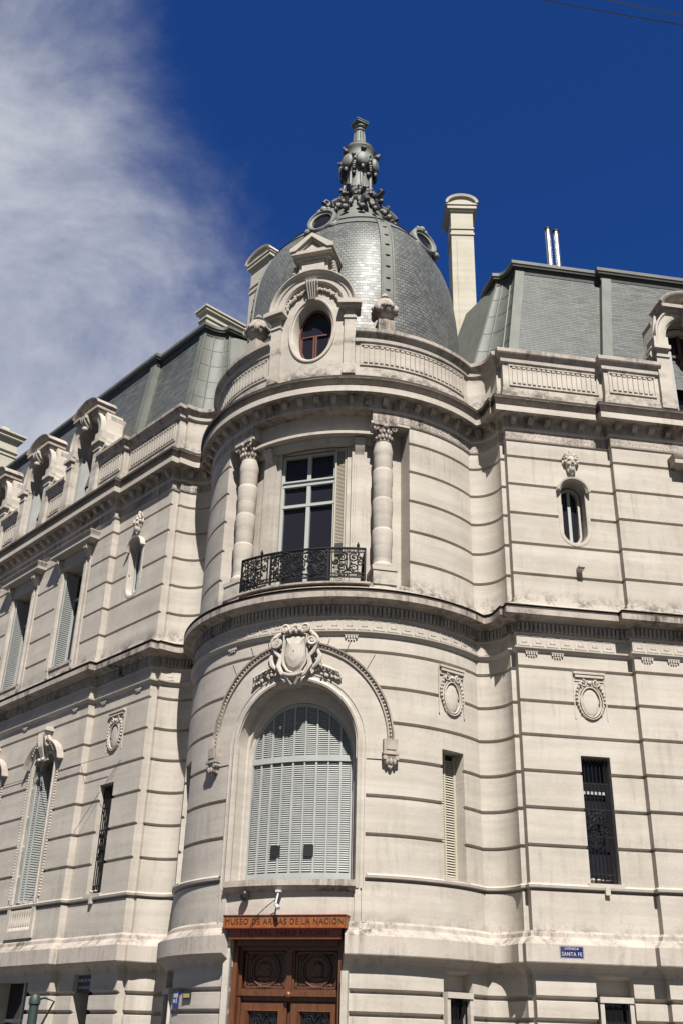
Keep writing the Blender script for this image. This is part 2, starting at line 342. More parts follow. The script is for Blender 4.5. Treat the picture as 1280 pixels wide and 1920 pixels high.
def offset(path, e):
    n = len(path); out = []
    for i, p in enumerate(path):
        ns = []
        for a, b in ((i-1, i), (i, i+1)):
            if a < 0 or b >= n: continue
            t = (path[b]-path[a]).normalized(); ns.append(Vector((t.y, -t.x)))
        m = ns[0] if len(ns) == 1 else (ns[0]+ns[1])/max(1+ns[0].dot(ns[1]), .25)
        out.append(p + m*e)
    return out
def sweep(mb, path, prof, mi=None, caps=False, close=False):
    rows = [[Vector((q.x, q.y, z)) for q in offset(path, e)] for e, z in prof]
    vr = mb.grid(rows, mi=mi, closed_v=close)
    if caps: mb.f([r[0] for r in vr]); mb.f([r[-1] for r in vr])
    return vr
def along(path, e, spacing, skip=0.0):          # points with tangent and normal, evenly placed on each smooth run
    q = offset(path, e); runs = []; cur = [q[0]]
    for i in range(1, len(q)):
        cur.append(q[i])
        if i < len(q)-1:
            t1 = (q[i]-q[i-1]).normalized(); t2 = (q[i+1]-q[i]).normalized()
            if t1.dot(t2) < .93: runs.append(cur); cur = [q[i]]
    runs.append(cur); out = []
    for r in runs:
        L = [0]
        for i in range(1, len(r)): L.append(L[-1]+(r[i]-r[i-1]).length)
        n = int((L[-1]-skip)/spacing)
        if n < 1: continue
        st = L[-1]/n
        for k in range(n):
            x = st*(k+.5); i = max(j for j in range(len(L)) if L[j] <= x); i = min(i, len(r)-2)
            t = (r[i+1]-r[i]).normalized(); out.append((r[i]+t*(x-L[i]), t, Vector((t.y, -t.x))))
    return out
def grooved(z0, z1, joints, w=.066, d=.07):
    P = [(0, z0)]
    for j in joints: P += [(0, j-w*.5), (-d*.7, j-w*.35), (-d, j), (-d*.55, j+w*.45), (0, j+w*.6)]
    return P + [(0, z1)]
PATH = full_path()
# ------------------------------------------------------------------ ground
g = MB(); g.grid([[Vector((x, y, -1.85)) for x in (-900, 900)] for y in (-900, 900)]); tag(g.build('road', 'asphalt', smooth=0), kind='structure')
pv = MB(); ring = [so(-1, 24, 7.4), so(-1, 3.0, 7.4)] + [Vector((7.6*sin(a), -7.6*cos(a))) for a in [JL+(JR-JL)*i/16 for i in range(3, 14)]] + [so(1, 3.0, 7.4), so(1, 24, 7.4)]
inner_ = [so(-1, 24, 3.0), so(-1, 3.0, 2.5)] + [Vector((2.5*sin(a), -2.5*cos(a))) for a in [JL+(JR-JL)*i/16 for i in range(3, 14)]] + [so(1, 3.0, 2.5), so(1, 24, 3.0)]
pv.grid([[Vector((p.x, p.y, z)) for p in q] for q, z in ((inner_, -1.70), (ring, -1.72), (ring, -1.86))]); tag(pv.build('pavement', 'paving', smooth=0), kind='structure')
# ------------------------------------------------------------------ the building
B = bpy.data.objects.new('museum_building', None); C.objects.link(B); B.location = (0, 0, 0)
tag(B, 'pale stone museum building with a round domed corner tower between two long wings', 'building')
def cutter(S, outline, e0=-1.2, e1=.5):
    mb = MB(); mb.poly(S, outline, e0, e1); return mb.build('cut', 'stone', smooth=0)
def rect(hw, z0, z1, c=0): return [(c-hw, z0), (c+hw, z0), (c+hw, z1), (c-hw, z1)]
J_LOW = [2.78, 3.60, 4.33, 5.06, 5.80, 6.52, 7.26]
J_UP = [9.42, 10.17, 10.93, 11.68, 12.42]
J_GR = [.87, .50, .13, -.24, -.61, -.98, -1.35]
CW = {1: [8.25, 11.35], -1: [7.55, 10.6, 13.65, 16.7, 19.75]}      # window axes along each wing
CS = {1: 4.66, -1: 4.58}
WHW = .60
for side in (1, -1):
    S_end = SR if side == 1 else SL
    path = [so(side, *q) for q in ((3.12, 3.46), (5.66, 3.46), (5.66, 3.64), (S_end, 3.64))]
    if side == -1: path = path[::-1]
    def solid(prof, name):
        mb = MB(); sweep(mb, path, prof + [(-.6, prof[-1][1]), (-.6, prof[0][1])], caps=True, close=True); return mb.build(name, 'stone', B)
    S = Wing(side, CS[side], 3.46)
    w = solid(grooved(1.9, 8.3, J_LOW), 'wing_wall')
    boolean(w, cutter(S, rect(.315, 2.93, 5.43)))
    for c in CW[side]: boolean(w, cutter(Wing(side, c, 3.64), archline(WHW-.06, 2.9, 6.35, .25, 10, 1)))
    w = solid(grooved(8.3, 13.3, J_UP), 'wing_wall')
    boolean(w, cutter(S, oblong(.29, 10.30, 11.85)))
    for c in CW[side]: boolean(w, cutter(Wing(side, c, 3.64), rect(WHW+.02, 9.05, 12.0)))
    w = solid(grooved(-1.8, 1.5, J_GR[::-1], .09, .10), 'wing_wall')
    boolean(w, cutter(S, rect(.37, -1.5, 1.45)))
    for c in CW[side]: boolean(w, cutter(Wing(side, c, 3.64), rect(.85, -1.5, 1.15)))
    # cove between wing and tower
    P2 = side_path(side, 6, .12)[:COVE_N+3]
    if side == -1: P2 = P2[::-1]
    mb = MB(); sweep(mb, P2, grooved(-1.8, 1.5, J_GR[::-1], .09, .10) + grooved(1.5, 8.3, J_LOW) + grooved(8.3, 13.4, J_UP)); mb.build('cove_wall', 'stone', B)
# tower walls
def tsolid(a0, a1, prof, name, th=.6, n=48):
    mb = MB(); sweep(mb, tower_pts(a0, a1, n), prof + [(-th, prof[-1][1]), (-th, prof[0][1])], caps=True, close=True); return mb.build(name, 'stone', B)
TF = TFlat(0, 0)
SLA = 54.7
JA, JB = JL+.012, JR-.012
w = tsolid(JA, JB, grooved(1.9, 8.3, J_LOW), 'tower_wall', n=72)
boolean(w, cutter(TF, archline(1.27, 2.62, 5.35, 1.26, 28, 1), 2.0, 5.0))
boolean(w, cutter(TF, rect(1.08, 1.0, 2.02), 2.0, 5.0))
for a in (SLA, -SLA): boolean(w, cutter(TFlat(a, R0), rect(.30, 2.90, 5.42)))
w = tsolid(JA, JB, grooved(-1.8, 1.5, J_GR[::-1], .09, .10), 'tower_wall', n=72)
boolean(w, cutter(TF, rect(1.08, -1.75, 1.8), 2.0, 5.0))
for a in (SLA, -SLA): boolean(w, cutter(TFlat(a, R0), rect(.37, -1.5, 1.45)))
NA = radians(38.2)
tsolid(AZ0+NA, JB, grooved(8.3, 13.3, J_UP), 'tower_wall', n=16); tsolid(JA, AZ0-NA, grooved(8.3, 13.3, J_UP), 'tower_wall', n=18)
nb = tsolid(AZ0-NA, AZ0+NA, [(-.46, 8.3), (-.46, 13.3)], 'balcony_recess_wall', th=.9, n=30)
boolean(nb, cutter(TF, rect(.80, 8.75, 12.42), 2.0, 4.5))
# string course over the ground floor, cut at the door
STR = [(-.02, 1.27), (.02, 1.28), (.04, 1.34), (.10, 1.40), (.19, 1.45), (.225, 1.46), (.235, 1.48), (.235, 1.785), (.225, 1.80), (.12, 1.90), (.07, 1.93), (.055, 2.00), (0, 2.05), (-.02, 2.07)]
STR_MI = [0]*12
iR = side_path(1, SR); iL = side_path(-1, SL)[::-1]
def split_path(a):                              # left and right runs, stopping at relative azimuth +-a on the tower
    T1 = tower_pts(JL, AZ0-a, 26); T2 = tower_pts(AZ0+a, JR, 20)
    return iL[:-1] + [iL[-1]*.5+T1[0]*.5] + T1[1:], T2[:-1] + [iR[0]*.5+T2[-1]*.5] + iR[1:]
for q in split_path(math.asin(1.10/R0)):
    mb = MB(); sweep(mb, q, STR + [(-.25, 2.07), (-.25, 1.22)], mi=[0]*7+[1]*5+[0]*4, caps=True, close=True); mb.build('string_course', ['stained', 'weathered_shade'], B, smooth=15)
# ledge at sill level
for q in split_path(radians(24)):
    mb = MB(); sweep(mb, q, [(-.02, 2.80), (.045, 2.815), (.055, 2.86), (.03, 2.89), (-.02, 2.90)]); mb.build('sill_band', 'stone', B, smooth=15)
# middle cornice
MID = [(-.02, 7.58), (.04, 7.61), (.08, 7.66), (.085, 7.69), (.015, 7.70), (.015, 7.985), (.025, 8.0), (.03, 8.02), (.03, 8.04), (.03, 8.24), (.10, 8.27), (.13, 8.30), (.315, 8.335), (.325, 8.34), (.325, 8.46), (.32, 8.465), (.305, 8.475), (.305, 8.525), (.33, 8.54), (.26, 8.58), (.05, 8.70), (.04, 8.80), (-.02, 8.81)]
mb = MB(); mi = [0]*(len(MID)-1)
for k in (7, 8, 9, 10, 11, 12, 13, 14): mi[k] = 1  # bed and soffit: shade painted in with the darker, dirty stone
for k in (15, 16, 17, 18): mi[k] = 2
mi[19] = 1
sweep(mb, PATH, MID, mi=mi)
for p, t, n in along(PATH, .03, .095, .02): mb.mi = 1; mb.box(Flat(p, t, n), -.028, .028, 8.06, 8.235, -.01, .06); mb.mi = 0  # dentils take the same darkened stone, shade and dirt in one colour
def blocks(name, e0, e1, z0, z1, w, sp, matn='stone', skip=.02, parent=None, shape=None):
    mb = MB()
    for p, t, n in along(PATH, e0, sp, skip):
        S = Flat(p, t, n)
        if shape: shape(mb, S, w, z0, z1, e1-e0)
        else: mb.box(S, -w/2, w/2, z0, z1, -.01, e1-e0)
    o = mb.build(name, matn, parent or B, smooth=0); return o
# greek key frieze: raised fret lines
for p, t, n in along(PATH, .015, .30, .1):
    S = Flat(p, t, n); e = .009; w_ = .016; h0, h1 = 7.73, 7.95
    for a, b, c, d in ((-.13, .13, h0-.0, h0+w_), (-.13, -.13+w_, h0, h1), (-.13, .07, h1-w_, h1), (.07-w_, .07, h0+.07, h1), (-.05, .07, h0+.07, h0+.07+w_), (-.05, -.05+w_, h0+.07, h1-.07)): mb.box(S, a, b, c, d, -.004, e)
mb.build('middle_cornice', ['stone', 'weathered_shade', 'grime'], B, smooth=15)
# guttae clusters under the cornice
def gutta(S):
    mb = MB(); mb.box(S, -.14, .14, 7.585, 7.60, -.01, .045)
    for k in range(5): mb.box(S, -.13+k*.055, -.095+k*.055, 7.53, 7.585, 0, .04)
    for k in range(3): mb.box(S, -.075+k*.055, -.04+k*.055, 7.49, 7.53, 0, .03)
    mb.build('gutta', 'stone', B, smooth=0)
for side, ss in ((1, (3.42, 4.0, 5.95, 6.55, 7.6)), (-1, (3.6, 5.2, 6.3, 9.0, 12.1))):
    for s_ in ss:
        S = Wing(side, s_, 3.46 if s_ < 5.66 else 3.64)
        gutta(S)
for a in (18, -26): 
    S = Tower(R0, radians(a))
    gutta(S)
# top cornice
TOPF = [(-.02, 12.83), (.03, 12.86), (.04, 12.90), (.015, 12.91), (.015, 13.14), (.05, 13.17)]
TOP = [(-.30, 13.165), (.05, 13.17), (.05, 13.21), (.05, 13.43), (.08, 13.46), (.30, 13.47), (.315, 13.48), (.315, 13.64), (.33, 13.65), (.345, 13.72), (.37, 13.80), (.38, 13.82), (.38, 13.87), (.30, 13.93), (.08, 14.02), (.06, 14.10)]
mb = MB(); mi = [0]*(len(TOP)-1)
for k in (0, 2, 3, 4, 5, 7, 10): mi[k] = 1  # includes bed and soffit, darkened in colour to deepen the shade, besides dirt
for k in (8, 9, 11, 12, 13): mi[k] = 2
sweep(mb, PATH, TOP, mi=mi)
for q in split_path(radians(24)): sweep(mb, q, TOPF, mi=[0, 1, 0, 1, 0])
mb.mi = 1; TOPMB = mb
def modil(mb, S, w, z0, z1, L):
    pr = [(-.01, z1), (L, z1), (L, z1-.07), (L-.04, z0+.03), (L*.45, z0), (-.01, z0-.03)]
    a = [mb.v(S.p(-w/2, z, e)) for e, z in pr]; b = [mb.v(S.p(w/2, z, e)) for e, z in pr]; mb.f(a); mb.f(b[::-1])
    for i in range(len(pr)): mb.f([a[i], b[i], b[(i+1) % len(pr)], a[(i+1) % len(pr)]])
for side, lo_, hi_ in ((0, 0, 0),):
    PM = side_path(-1, 15.0)[::-1]; TT = tower_pts(JL, JR, 56); PR = side_path(1, 9.0); PMOD = PM[:-1] + [PM[-1]*.5+TT[0]*.5] + TT[1:-1] + [PR[0]*.5+TT[-1]*.5] + PR[1:]
    for p, t, n in along(PMOD, .05, .385, .02):
        mb = MB(); modil(mb, Flat(p, t, n), .13, 13.30, 13.45, .15); mb.build('modillion', 'weathered_shade', B, smooth=0)
mb = TOPMB; rnd = random.Random(3)
for p, t, n in along(PATH, .015, .085, .05):
    ang = math.atan2(p.x, -p.y)
    if abs((math.atan2(p.x, -p.y)-AZ0)) < radians(24) and p.length < 3.8: continue
    S = Flat(p, t, n); mb.uball(S, rnd.uniform(-.01, .01), 13.02+rnd.uniform(-.04, .04), 0, .03, .05, .012, 6, 4)
mb.build('top_cornice', ['stone', 'weathered_shade', 'grime'], B, smooth=20)
# parapet with fluted panels and coping, interrupted by the dormers
PAR = [(.06, 14.09), (.06, 14.20), (.02, 14.22), (.02, 14.34), (-.01, 14.36), (-.01, 15.04), (.02, 15.07)]
COP = [(.02, 15.06), (.05, 15.09), (.06, 15.20), (.10, 15.24), (.15, 15.30), (.16, 15.32), (.16, 15.41), (.14, 15.43), (.02, 15.46), (-.30, 15.47), (-.30, 15.1)]
CD = {1: [8.08, 11.2], -1: [8.0, 11.05, 14.1, 17.15, 20.2]}        # dormer axes
GAP = .93
def par_runs():
    runs = []; TG = radians(17)
    T1 = tower_pts(JL, AZ0-TG, 26); T2 = tower_pts(AZ0+TG, JR, 20)
    for side in (1, -1):
        S_end = SR if side == 1 else SL; cs = CD[side]; first = side_path(side, cs[0]-GAP)
        if side == 1: runs.append(T2[:-1] + [first[0]*.5+T2[-1]*.5] + first[1:])
        else: f = first[::-1]; runs.append(f[:-1] + [f[-1]*.5+T1[0]*.5] + T1[1:])
        for i, c in enumerate(cs):
            a_, b_ = c+GAP, (cs[i+1]-GAP if i+1 < len(cs) else S_end)
            q = [so(side, a_, 3.64), so(side, b_, 3.64)]; runs.append(q if side == 1 else q[::-1])
    return runs
for q in par_runs():
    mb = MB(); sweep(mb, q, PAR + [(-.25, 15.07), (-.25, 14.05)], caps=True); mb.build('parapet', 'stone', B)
    mb = MB(); sweep(mb, q, COP, mi=[0, 0, 1, 1, 1, 1, 1, 2, 2, 0], caps=True); mb.build('parapet_coping', ['stone', 'weathered_shade', 'grime'], B, smooth=15)
def flutes(S, u0, u1, z0=14.46, z1=15.0):
    mb = MB(); n = max(3, int((u1-u0)/.125)); st = (u1-u0)/n
    mb.box(S, u0-.07, u1+.07, z1, z1+.035, -.02, .03); mb.box(S, u0-.07, u1+.07, z0-.04, z0, -.02, .03)
    mb.box(S, u0-.07, u0-.035, z0, z1, -.02, .028); mb.box(S, u1+.035, u1+.07, z0, z1, -.02, .028)
    for k in range(n):
        c = u0+st*(k+.5); mb.box(S, c-st*.34, c+st*.34, z0+.05, z1-.04, -.02, .03); mb.box(S, c-st*.34, c+st*.34, z1-.075, z1-.03, -.02, .045)
    return mb.build('fluted_panel', 'stone', B, smooth=0)
for side in (1, -1):
    flutes(Wing(side, 0, 3.45), *sorted((side*3.35, side*5.50))) if side == 1 else flutes(Wing(side, 0, 3.45), -5.50, -3.35)
    cs = CD[side]
    for i, c in enumerate(cs):
        a, b = (5.85 if i == 0 else cs[i-1]+1.15), c-1.15
        if b-a > .3: flutes(Wing(side, 0, 3.63), *sorted((side*a, side*b)))
for a0, a1 in ((20, 65), (-70, -20)): flutes(Tower(R0-.01), R0*radians(a0), R0*radians(a1))
# ------------------------------------------------------------------ ornaments
def spiral(S, u, z, e, r, turns, dirn, th, mb, start=0, n=20):
    pts = []
    for i in range(n+1):
        k = i/n; a = radians(start)+dirn*k*turns*2*pi; q = r*(1-.82*k); pts.append((u+q*cos(a), z+q*sin(a), e+.01*k))
    mb.utube(S, pts, [th*(1-.35*i/n) for i in range(n+1)], 5)
def cartouche(S, z0, z1, hw, name='cartouche', parent=None):
    h = z1-z0; cz = z0+h*.36; mb = MB()
    mb.box(S, -hw*.98, hw*.98, z1-.05, z1, 0, .07); mb.box(S, -hw*.88, hw*.88, z1-.12, z1-.06, 0, .055); mb.box(S, -hw*.9, hw*.9, z1-.20, z1-.125, -.01, .018)
    for s_ in (-1, 1): mb.box(S, s_*hw*.98-.012, s_*hw*.98+.012, z0, z1-.05, -.01, .012)
    mb.uball(S, 0, cz, 0, hw*.5, h*.30, .035, 16, 8)
    for k, t in ((.60, .020), (.75, .014)): mb.utube(S, [(u*1, z, .03) for u, z in oval(cz, hw*k, h*(.32 if k < .7 else .36), 24)], t, 6, closed=True)
    for s_ in (-1, 1):
        spiral(S, s_*hw*.42, z1-.25, .04, hw*.24, 1.3, s_, .022, mb, 90)
        for k in range(9):
            q = k/8; mb.uball(S, s_*hw*(.60+.25*sin(pi*q)), z1-.26-h*.62*q, .02, .032*(1.15-.5*q), .038*(1.15-.5*q), .04, 6, 5)
    mb.uball(S, 0, z1-.24, .03, .05, .05, .05)
    return mb.build(name, 'stone', parent or B)
cartouche(Wing(1, 4.66, 3.46), 6.2, 7.22, .36); cartouche(Wing(-1, 4.48, 3.46), 6.2, 7.18, .36)
cartouche(TFlat(54.5, R0), 6.16, 7.2, .36)
def mask(S, z, name='mask_head'):
    mb = MB()
    mb.uball(S, 0, z, 0, .15, .24, .17, 14, 10)                       # skull
    mb.uball(S, 0, z-.16, .07, .085, .12, .09, 10, 8)                 # chin and beard
    mb.uball(S, 0, z-.01, .17, .028, .07, .04, 8, 6); mb.uball(S, 0, z-.05, .185, .04, .025, .03, 8, 6)   # nose
    for s_ in (-1, 1):
        mb.uball(S, s_*.06, z+.055, .14, .05, .018, .035, 8, 6)       # brow
        mb.uball(S, s_*.075, z-.055, .11, .045, .045, .05, 8, 6)      # cheek
        mb.uball(S, s_*.055, z+.02, .135, .022, .012, .02, 8, 6)
        mb.uball(S, s_*.17, z+.02, .02, .04, .08, .03, 8, 6)          # ear
        spiral(S, s_*.15, z+.17, .05, .08, 1.4, s_, .024, mb, 90, 14)
        for k in range(4): mb.uball(S, s_*(.04+.035*k), z+.2-.02*k*k, .08, .04, .05, .05, 6, 5)
        mb.uball(S, s_*.07, z-.2, .05, .04, .07, .05, 6, 5)
    mb.uball(S, 0, z-.105, .15, .05, .014, .03, 8, 6); mb.uball(S, 0, z-.135, .14, .035, .014, .03, 8, 6); mb.uball(S, 0, z-.27, .06, .04, .06, .05, 6, 5)
    mb.uball(S, 0, z+.29, .04, .04, .09, .05, 6, 5)
    return mb.build(name, 'stone', B)
for side in (1, -1):
    S = Wing(side, CS[side], 3.46); mask(S, 12.36)
    # oblong oculus window under the mask
    o = MB(); ln = oblong(.29, 10.30, 11.85, 14)
    o.mould(S, ln, [(0, -.02), (-.01, .008), (-.05, .012), (-.085, .008), (-.10, -.01)], closed=True, flip=1)
    hood = arc(0, 11.55, .37, .37, 8, 172, 14); o.mould(S, hood, [(-.06, -.01), (-.06, .07), (-.01, .13), (.03, .14), (.04, -.01)], flip=-1)
    o.mould(S, ln, [(0.05, -.22), (.10, -.22), (.10, -.30), (0.05, -.30), (.05, -.22)], closed=True, flip=1)
    o.build('window_surround', 'stone', B)
    wf = MB(); q_ = .14 if side == -1 else 0; inn = oblong(.24, 10.34, 11.80, 14); S = Wing(side, CS[side], 3.46+q_); wf.mould(S, inn, [(0, -.36), (0, -.29), (.045, -.29), (.045, -.36)], closed=True, flip=1); wf.box(S, -.035, .035, 10.36, 11.78, -.36, -.28)
    wo_ = wf.build('window', 'frame', B); gl = MB(); gl.poly(S, inn, -.42, -.34); gl.build('pane', 'glass', wo_)
    if side == -1: continue
    dr = MB(); dr.taper(S, (-.04, .04, -.02, .16, 9.56), (-.07, .07, -.02, .19, 9.62)); dr.box(S, -.06, .06, 9.62, 9.67, -.02, .2); dr.build('drip_stone', 'stone', B)
def grille(S, hw, z0, z1, e, parent, nbar=8, name='iron_grille'):
    mb = MB()
    for k in range(nbar): u = -hw+2*hw*k/(nbar-1); mb.utube(S, [(u, z0, e), (u, z1, e)], .013, 5)
    for z in (z0+.03, z0+.16, z0+(z1-z0)*.36, z0+(z1-z0)*.58, z1-.5, z1-.05): mb.box(S, -hw, hw, z-.016, z+.016, e-.012, e+.012)
    cz = z0+(z1-z0)*.47
    for k, q in ((1, cz+.13), (-1, cz-.13)):
        for s_ in (-1, 1): spiral(S, s_*hw*.48, q, e+.015, hw*.42, 1.5, s_*k, .013, mb, 90*k, 18)
    mb.utube(S, [(u, z, e+.01) for u, z in oval(cz, hw*.62, .2, 16)], .014, 5, closed=True)
    for s_ in (-1, 1): spiral(S, s_*hw*.5, z0+.1, e+.03, .07, 1.2, s_, .012, mb, -90, 12)
    return mb.build(name, 'iron', parent)
for side in (1, -1):
    S = Wing(side, CS[side], 3.46)
    wd = MB(); wd.box(S, -.315, .315, 2.93, 5.43, -.42, -.36); wd = wd.build('window', 'void', B)
    fr = MB()
    fr.box(S, -.29, .29, 4.72, 4.78, -.35, -.31)
    fr.build('frame', 'frame', wd); gp = MB(); gp.box(S, -.28, .28, 2.97, 5.4, -.36, -.345); gp.build('pane', 'glass', wd)
    grille(S, .29, 2.97, 5.40, -.14, wd)
    rb = MB(); r_ = random.Random(9)
    for k in range(9): rb.uball(S, r_.uniform(-.24, .24), 2.99+r_.uniform(0, .04), r_.uniform(-.3, -.05), r_.uniform(.03, .07), r_.uniform(.02, .05), .05, 6, 4)
    rb.build('rubble', 'weathered_shade', wd)
    mb = MB(); mb.box(S, -.37, .37, 2.87, 2.93, -.02, .05); mb.box(S, -.05, .05, 2.72, 2.87, -.02, .07); mb.build('window_sill', 'stone', B)
def louvres(mb, S, u0, u1, z0, z1, e, sp=.055, wid=None, nu=None):
    n = int((z1-z0)/sp)
    for k in range(n):
        z = z0+sp*(k+.5); a, b = (u0, u1) if wid is None else (max(u0, -wid(z)), min(u1, wid(z)))
        if b-a < .02: continue
        m_ = nu or (max(1, int((b-a)/.2)) if S.curved else 1); us = [a+(b-a)*i/m_ for i in range(m_+1)]
        k = sp/.055; vr = mb.grid([[S.p(u, z-.020*k, e+.016*k) for u in us], [S.p(u, z+.024*k, e-.014*k) for u in us], [S.p(u, z+.030*k, e-.010*k) for u in us], [S.p(u, z-.014*k, e+.020*k) for u in us]], closed_v=True)
for a in (SLA, -SLA):
    S = TFlat(a, R0); wd = MB(); wd.box(S, -.3, .3, 2.9, 5.42, -.42, -.36); wd = wd.build('window', 'void', B)
    sh = MB(); louvres(sh, S, -.28, .28, 3.0, 5.35, -.30, .05); sh.box(S, -.30, -.25, 2.92, 5.4, -.33, -.27); sh.box(S, .25, .30, 2.92, 5.4, -.33, -.27); sh.box(S, -.02, .02, 2.92, 5.4, -.33, -.275); sh.box(S, -.25, .25, 2.92, 3.0, -.32, -.28)
    sh.build('louvred_shutter', 'cream', wd)
    mb = MB(); mb.box(S, -.34, .34, 2.84, 2.90, -.02, .04); mb.build('window_sill', 'stone', B)
# ground floor slots with small framed windows
def slot(S, side):
    mb = MB(); mb.box(S, -.37, .37, -1.5, 1.45, -.46, -.26); mb.box(S, -.33, .33, .83, .93, -.27, .05)
    for s_ in (-1, 1): mb.box(S, s_*.33, s_*.25, -1.2, .83, -.27, .03)
    mb.build('window_surround', 'stone', B)
    wd = MB(); wd.box(S, -.25, .25, -1.2, .83, -.25, -.18); wd = wd.build('window', 'glass', B); grille(S, .23, -1.1, .8, -.05, wd, 5)
slot(Wing(1, CS[1], 3.46), 1); slot(TFlat(SLA, R0), 1); slot(TFlat(-SLA, R0), 1)
S = Wing(-1, CS[-1], 3.46); mb = MB(); mb.box(S, -.37, .37, -1.5, 1.45, -.50, -.42); mb.build('side_doorway', 'void', B)
for side in (1, -1):
    for c in CW[side]:
        S = Wing(side, c, 3.64); wd = MB(); wd.box(S, -.85, .85, -1.5, 1.15, -.5, -.42); wd = wd.build('window', 'glass', B)
        fr = MB(); fr.box(S, -.04, .04, -1.5, 1.15, -.42, -.36); fr.box(S, -.85, .85, .3, .37, -.42, -.37); fr.build('frame', 'frame', wd)
# ------------------------------------------------------------------ wing windows, upper floor
def volute_block(mb, S, u, w, z0, z1, e0, e1):
    n = 9; rows = []
    for i in range(n+1):
        k = i/n; z = z1+(z0-z1)*k; e = e0+(e1-e0)*(.5+.5*cos(pi*k))*(1-.12*sin(2*pi*k)); rows.append((z, e))
    a = [mb.v(S.p(u-w/2, z, e)) for z, e in rows]; b = [mb.v(S.p(u+w/2, z, e)) for z, e in rows]; c = mb.v(S.p(u-w/2, z1, e0-.02)); d = mb.v(S.p(u+w/2, z1, e0-.02)); c2 = mb.v(S.p(u-w/2, z0, e0-.02)); d2 = mb.v(S.p(u+w/2, z0, e0-.02))
    for i in range(n): mb.f([a[i], b[i], b[i+1], a[i+1]])
    mb.f(a+[c2, c]); mb.f((b+[d2, d])[::-1]); mb.f([a[0], b[0], d, c]); mb.f([a[-1], b[-1], d2, c2])
    mb.tube([S.p(u-w/2-.008, z1-.07, e1-.07), S.p(u+w/2+.008, z1-.07, e1-.07)], .06, 10)
for side in (1, -1):
    for i, c in enumerate(CW[side]):
        S = Wing(side, c, 3.64); hw = WHW
        mb = MB()
        for s_ in (-1, 1):
            mb.box(S, s_*hw, s_*(hw+.13), 8.78, 12.05, -.28, .06); mb.box(S, s_*(hw+.13), s_*(hw+.27), 8.78, 12.1, -.02, .03); mb.box(S, s_*(hw+.03), s_*(hw+.10), 9.0, 11.6, .05, .075)
            volute_block(mb, S, s_*(hw+.20), .15, 11.85, 12.33, .0, .24)
        mb.box(S, -hw-.13, hw+.13, 11.98, 12.12, -.28, .06); mb.box(S, -hw-.1, hw+.1, 12.12, 12.36, -.02, .04)
        mb.build('window_surround', 'stone', B)
        pd = MB(); pr = [(0, 12.36), (.12, 12.38), (.16, 12.42), (.27, 12.44), (.28, 12.45), (.28, 12.55), (.33, 12.62), (.34, 12.66), (.30, 12.69), (0, 12.74)]
        W_ = hw+.30
        for (e1_, z1_), (e2_, z2_) in zip(pr[:-1], pr[1:]): pass
        rows = [[S.p(-W_-e*.9, z, -.01), S.p(-W_-e*.9, z, e), S.p(W_+e*.9, z, e), S.p(W_+e*.9, z, -.01)] for e, z in pr]
        pd.grid(rows, mi=[0, 0, 0, 0, 0, 1, 1, 1, 1]); pd.build('window_cornice', ['stone', 'weathered_shade'], B)
        wd = MB(); wd.box(S, -hw, hw, 9.05, 12.0, -.5, -.44); wd = wd.build('window', 'glass', B)
        fr = MB(); fr.box(S, -hw, -hw+.06, 9.05, 12, -.44, -.38); fr.box(S, hw-.06, hw, 9.05, 12, -.44, -.38); fr.box(S, -.04, .04, 9.05, 12, -.44, -.37); fr.box(S, -hw, hw, 11.15, 11.22, -.44, -.37); fr.box(S, -hw, hw, 11.94, 12, -.44, -.38); fr.build('frame', 'frame', wd)
        for s_ in (-1, 1):
            sh = MB(); u = s_*(hw-.03)
            sh.box(S, u-.02, u+.02, 9.1, 11.9, -.43, -.02); sh.box(S, u-.03-s_*.02, u+.03-s_*.02, 9.1, 11.9, -.06, -.02); sh.box(S, u-.03-s_*.02, u+.03-s_*.02, 9.1, 11.9, -.40, -.36)
            for k in range(44):
                z = 9.2+k*.06; sh.box(S, u-s_*.02, u-s_*.035, z, z+.018, -.36, -.06)
            sh.build('folded_shutter', 'shutter', wd)
        bl = MB(); bl.box(S, -hw-.02, hw+.02, 8.97, 9.05, -.45, .05); bl.box(S, -hw+.05, hw-.05, 8.80, 8.95, -.02, .02); bl.build('window_sill', 'weathered_shade', B)
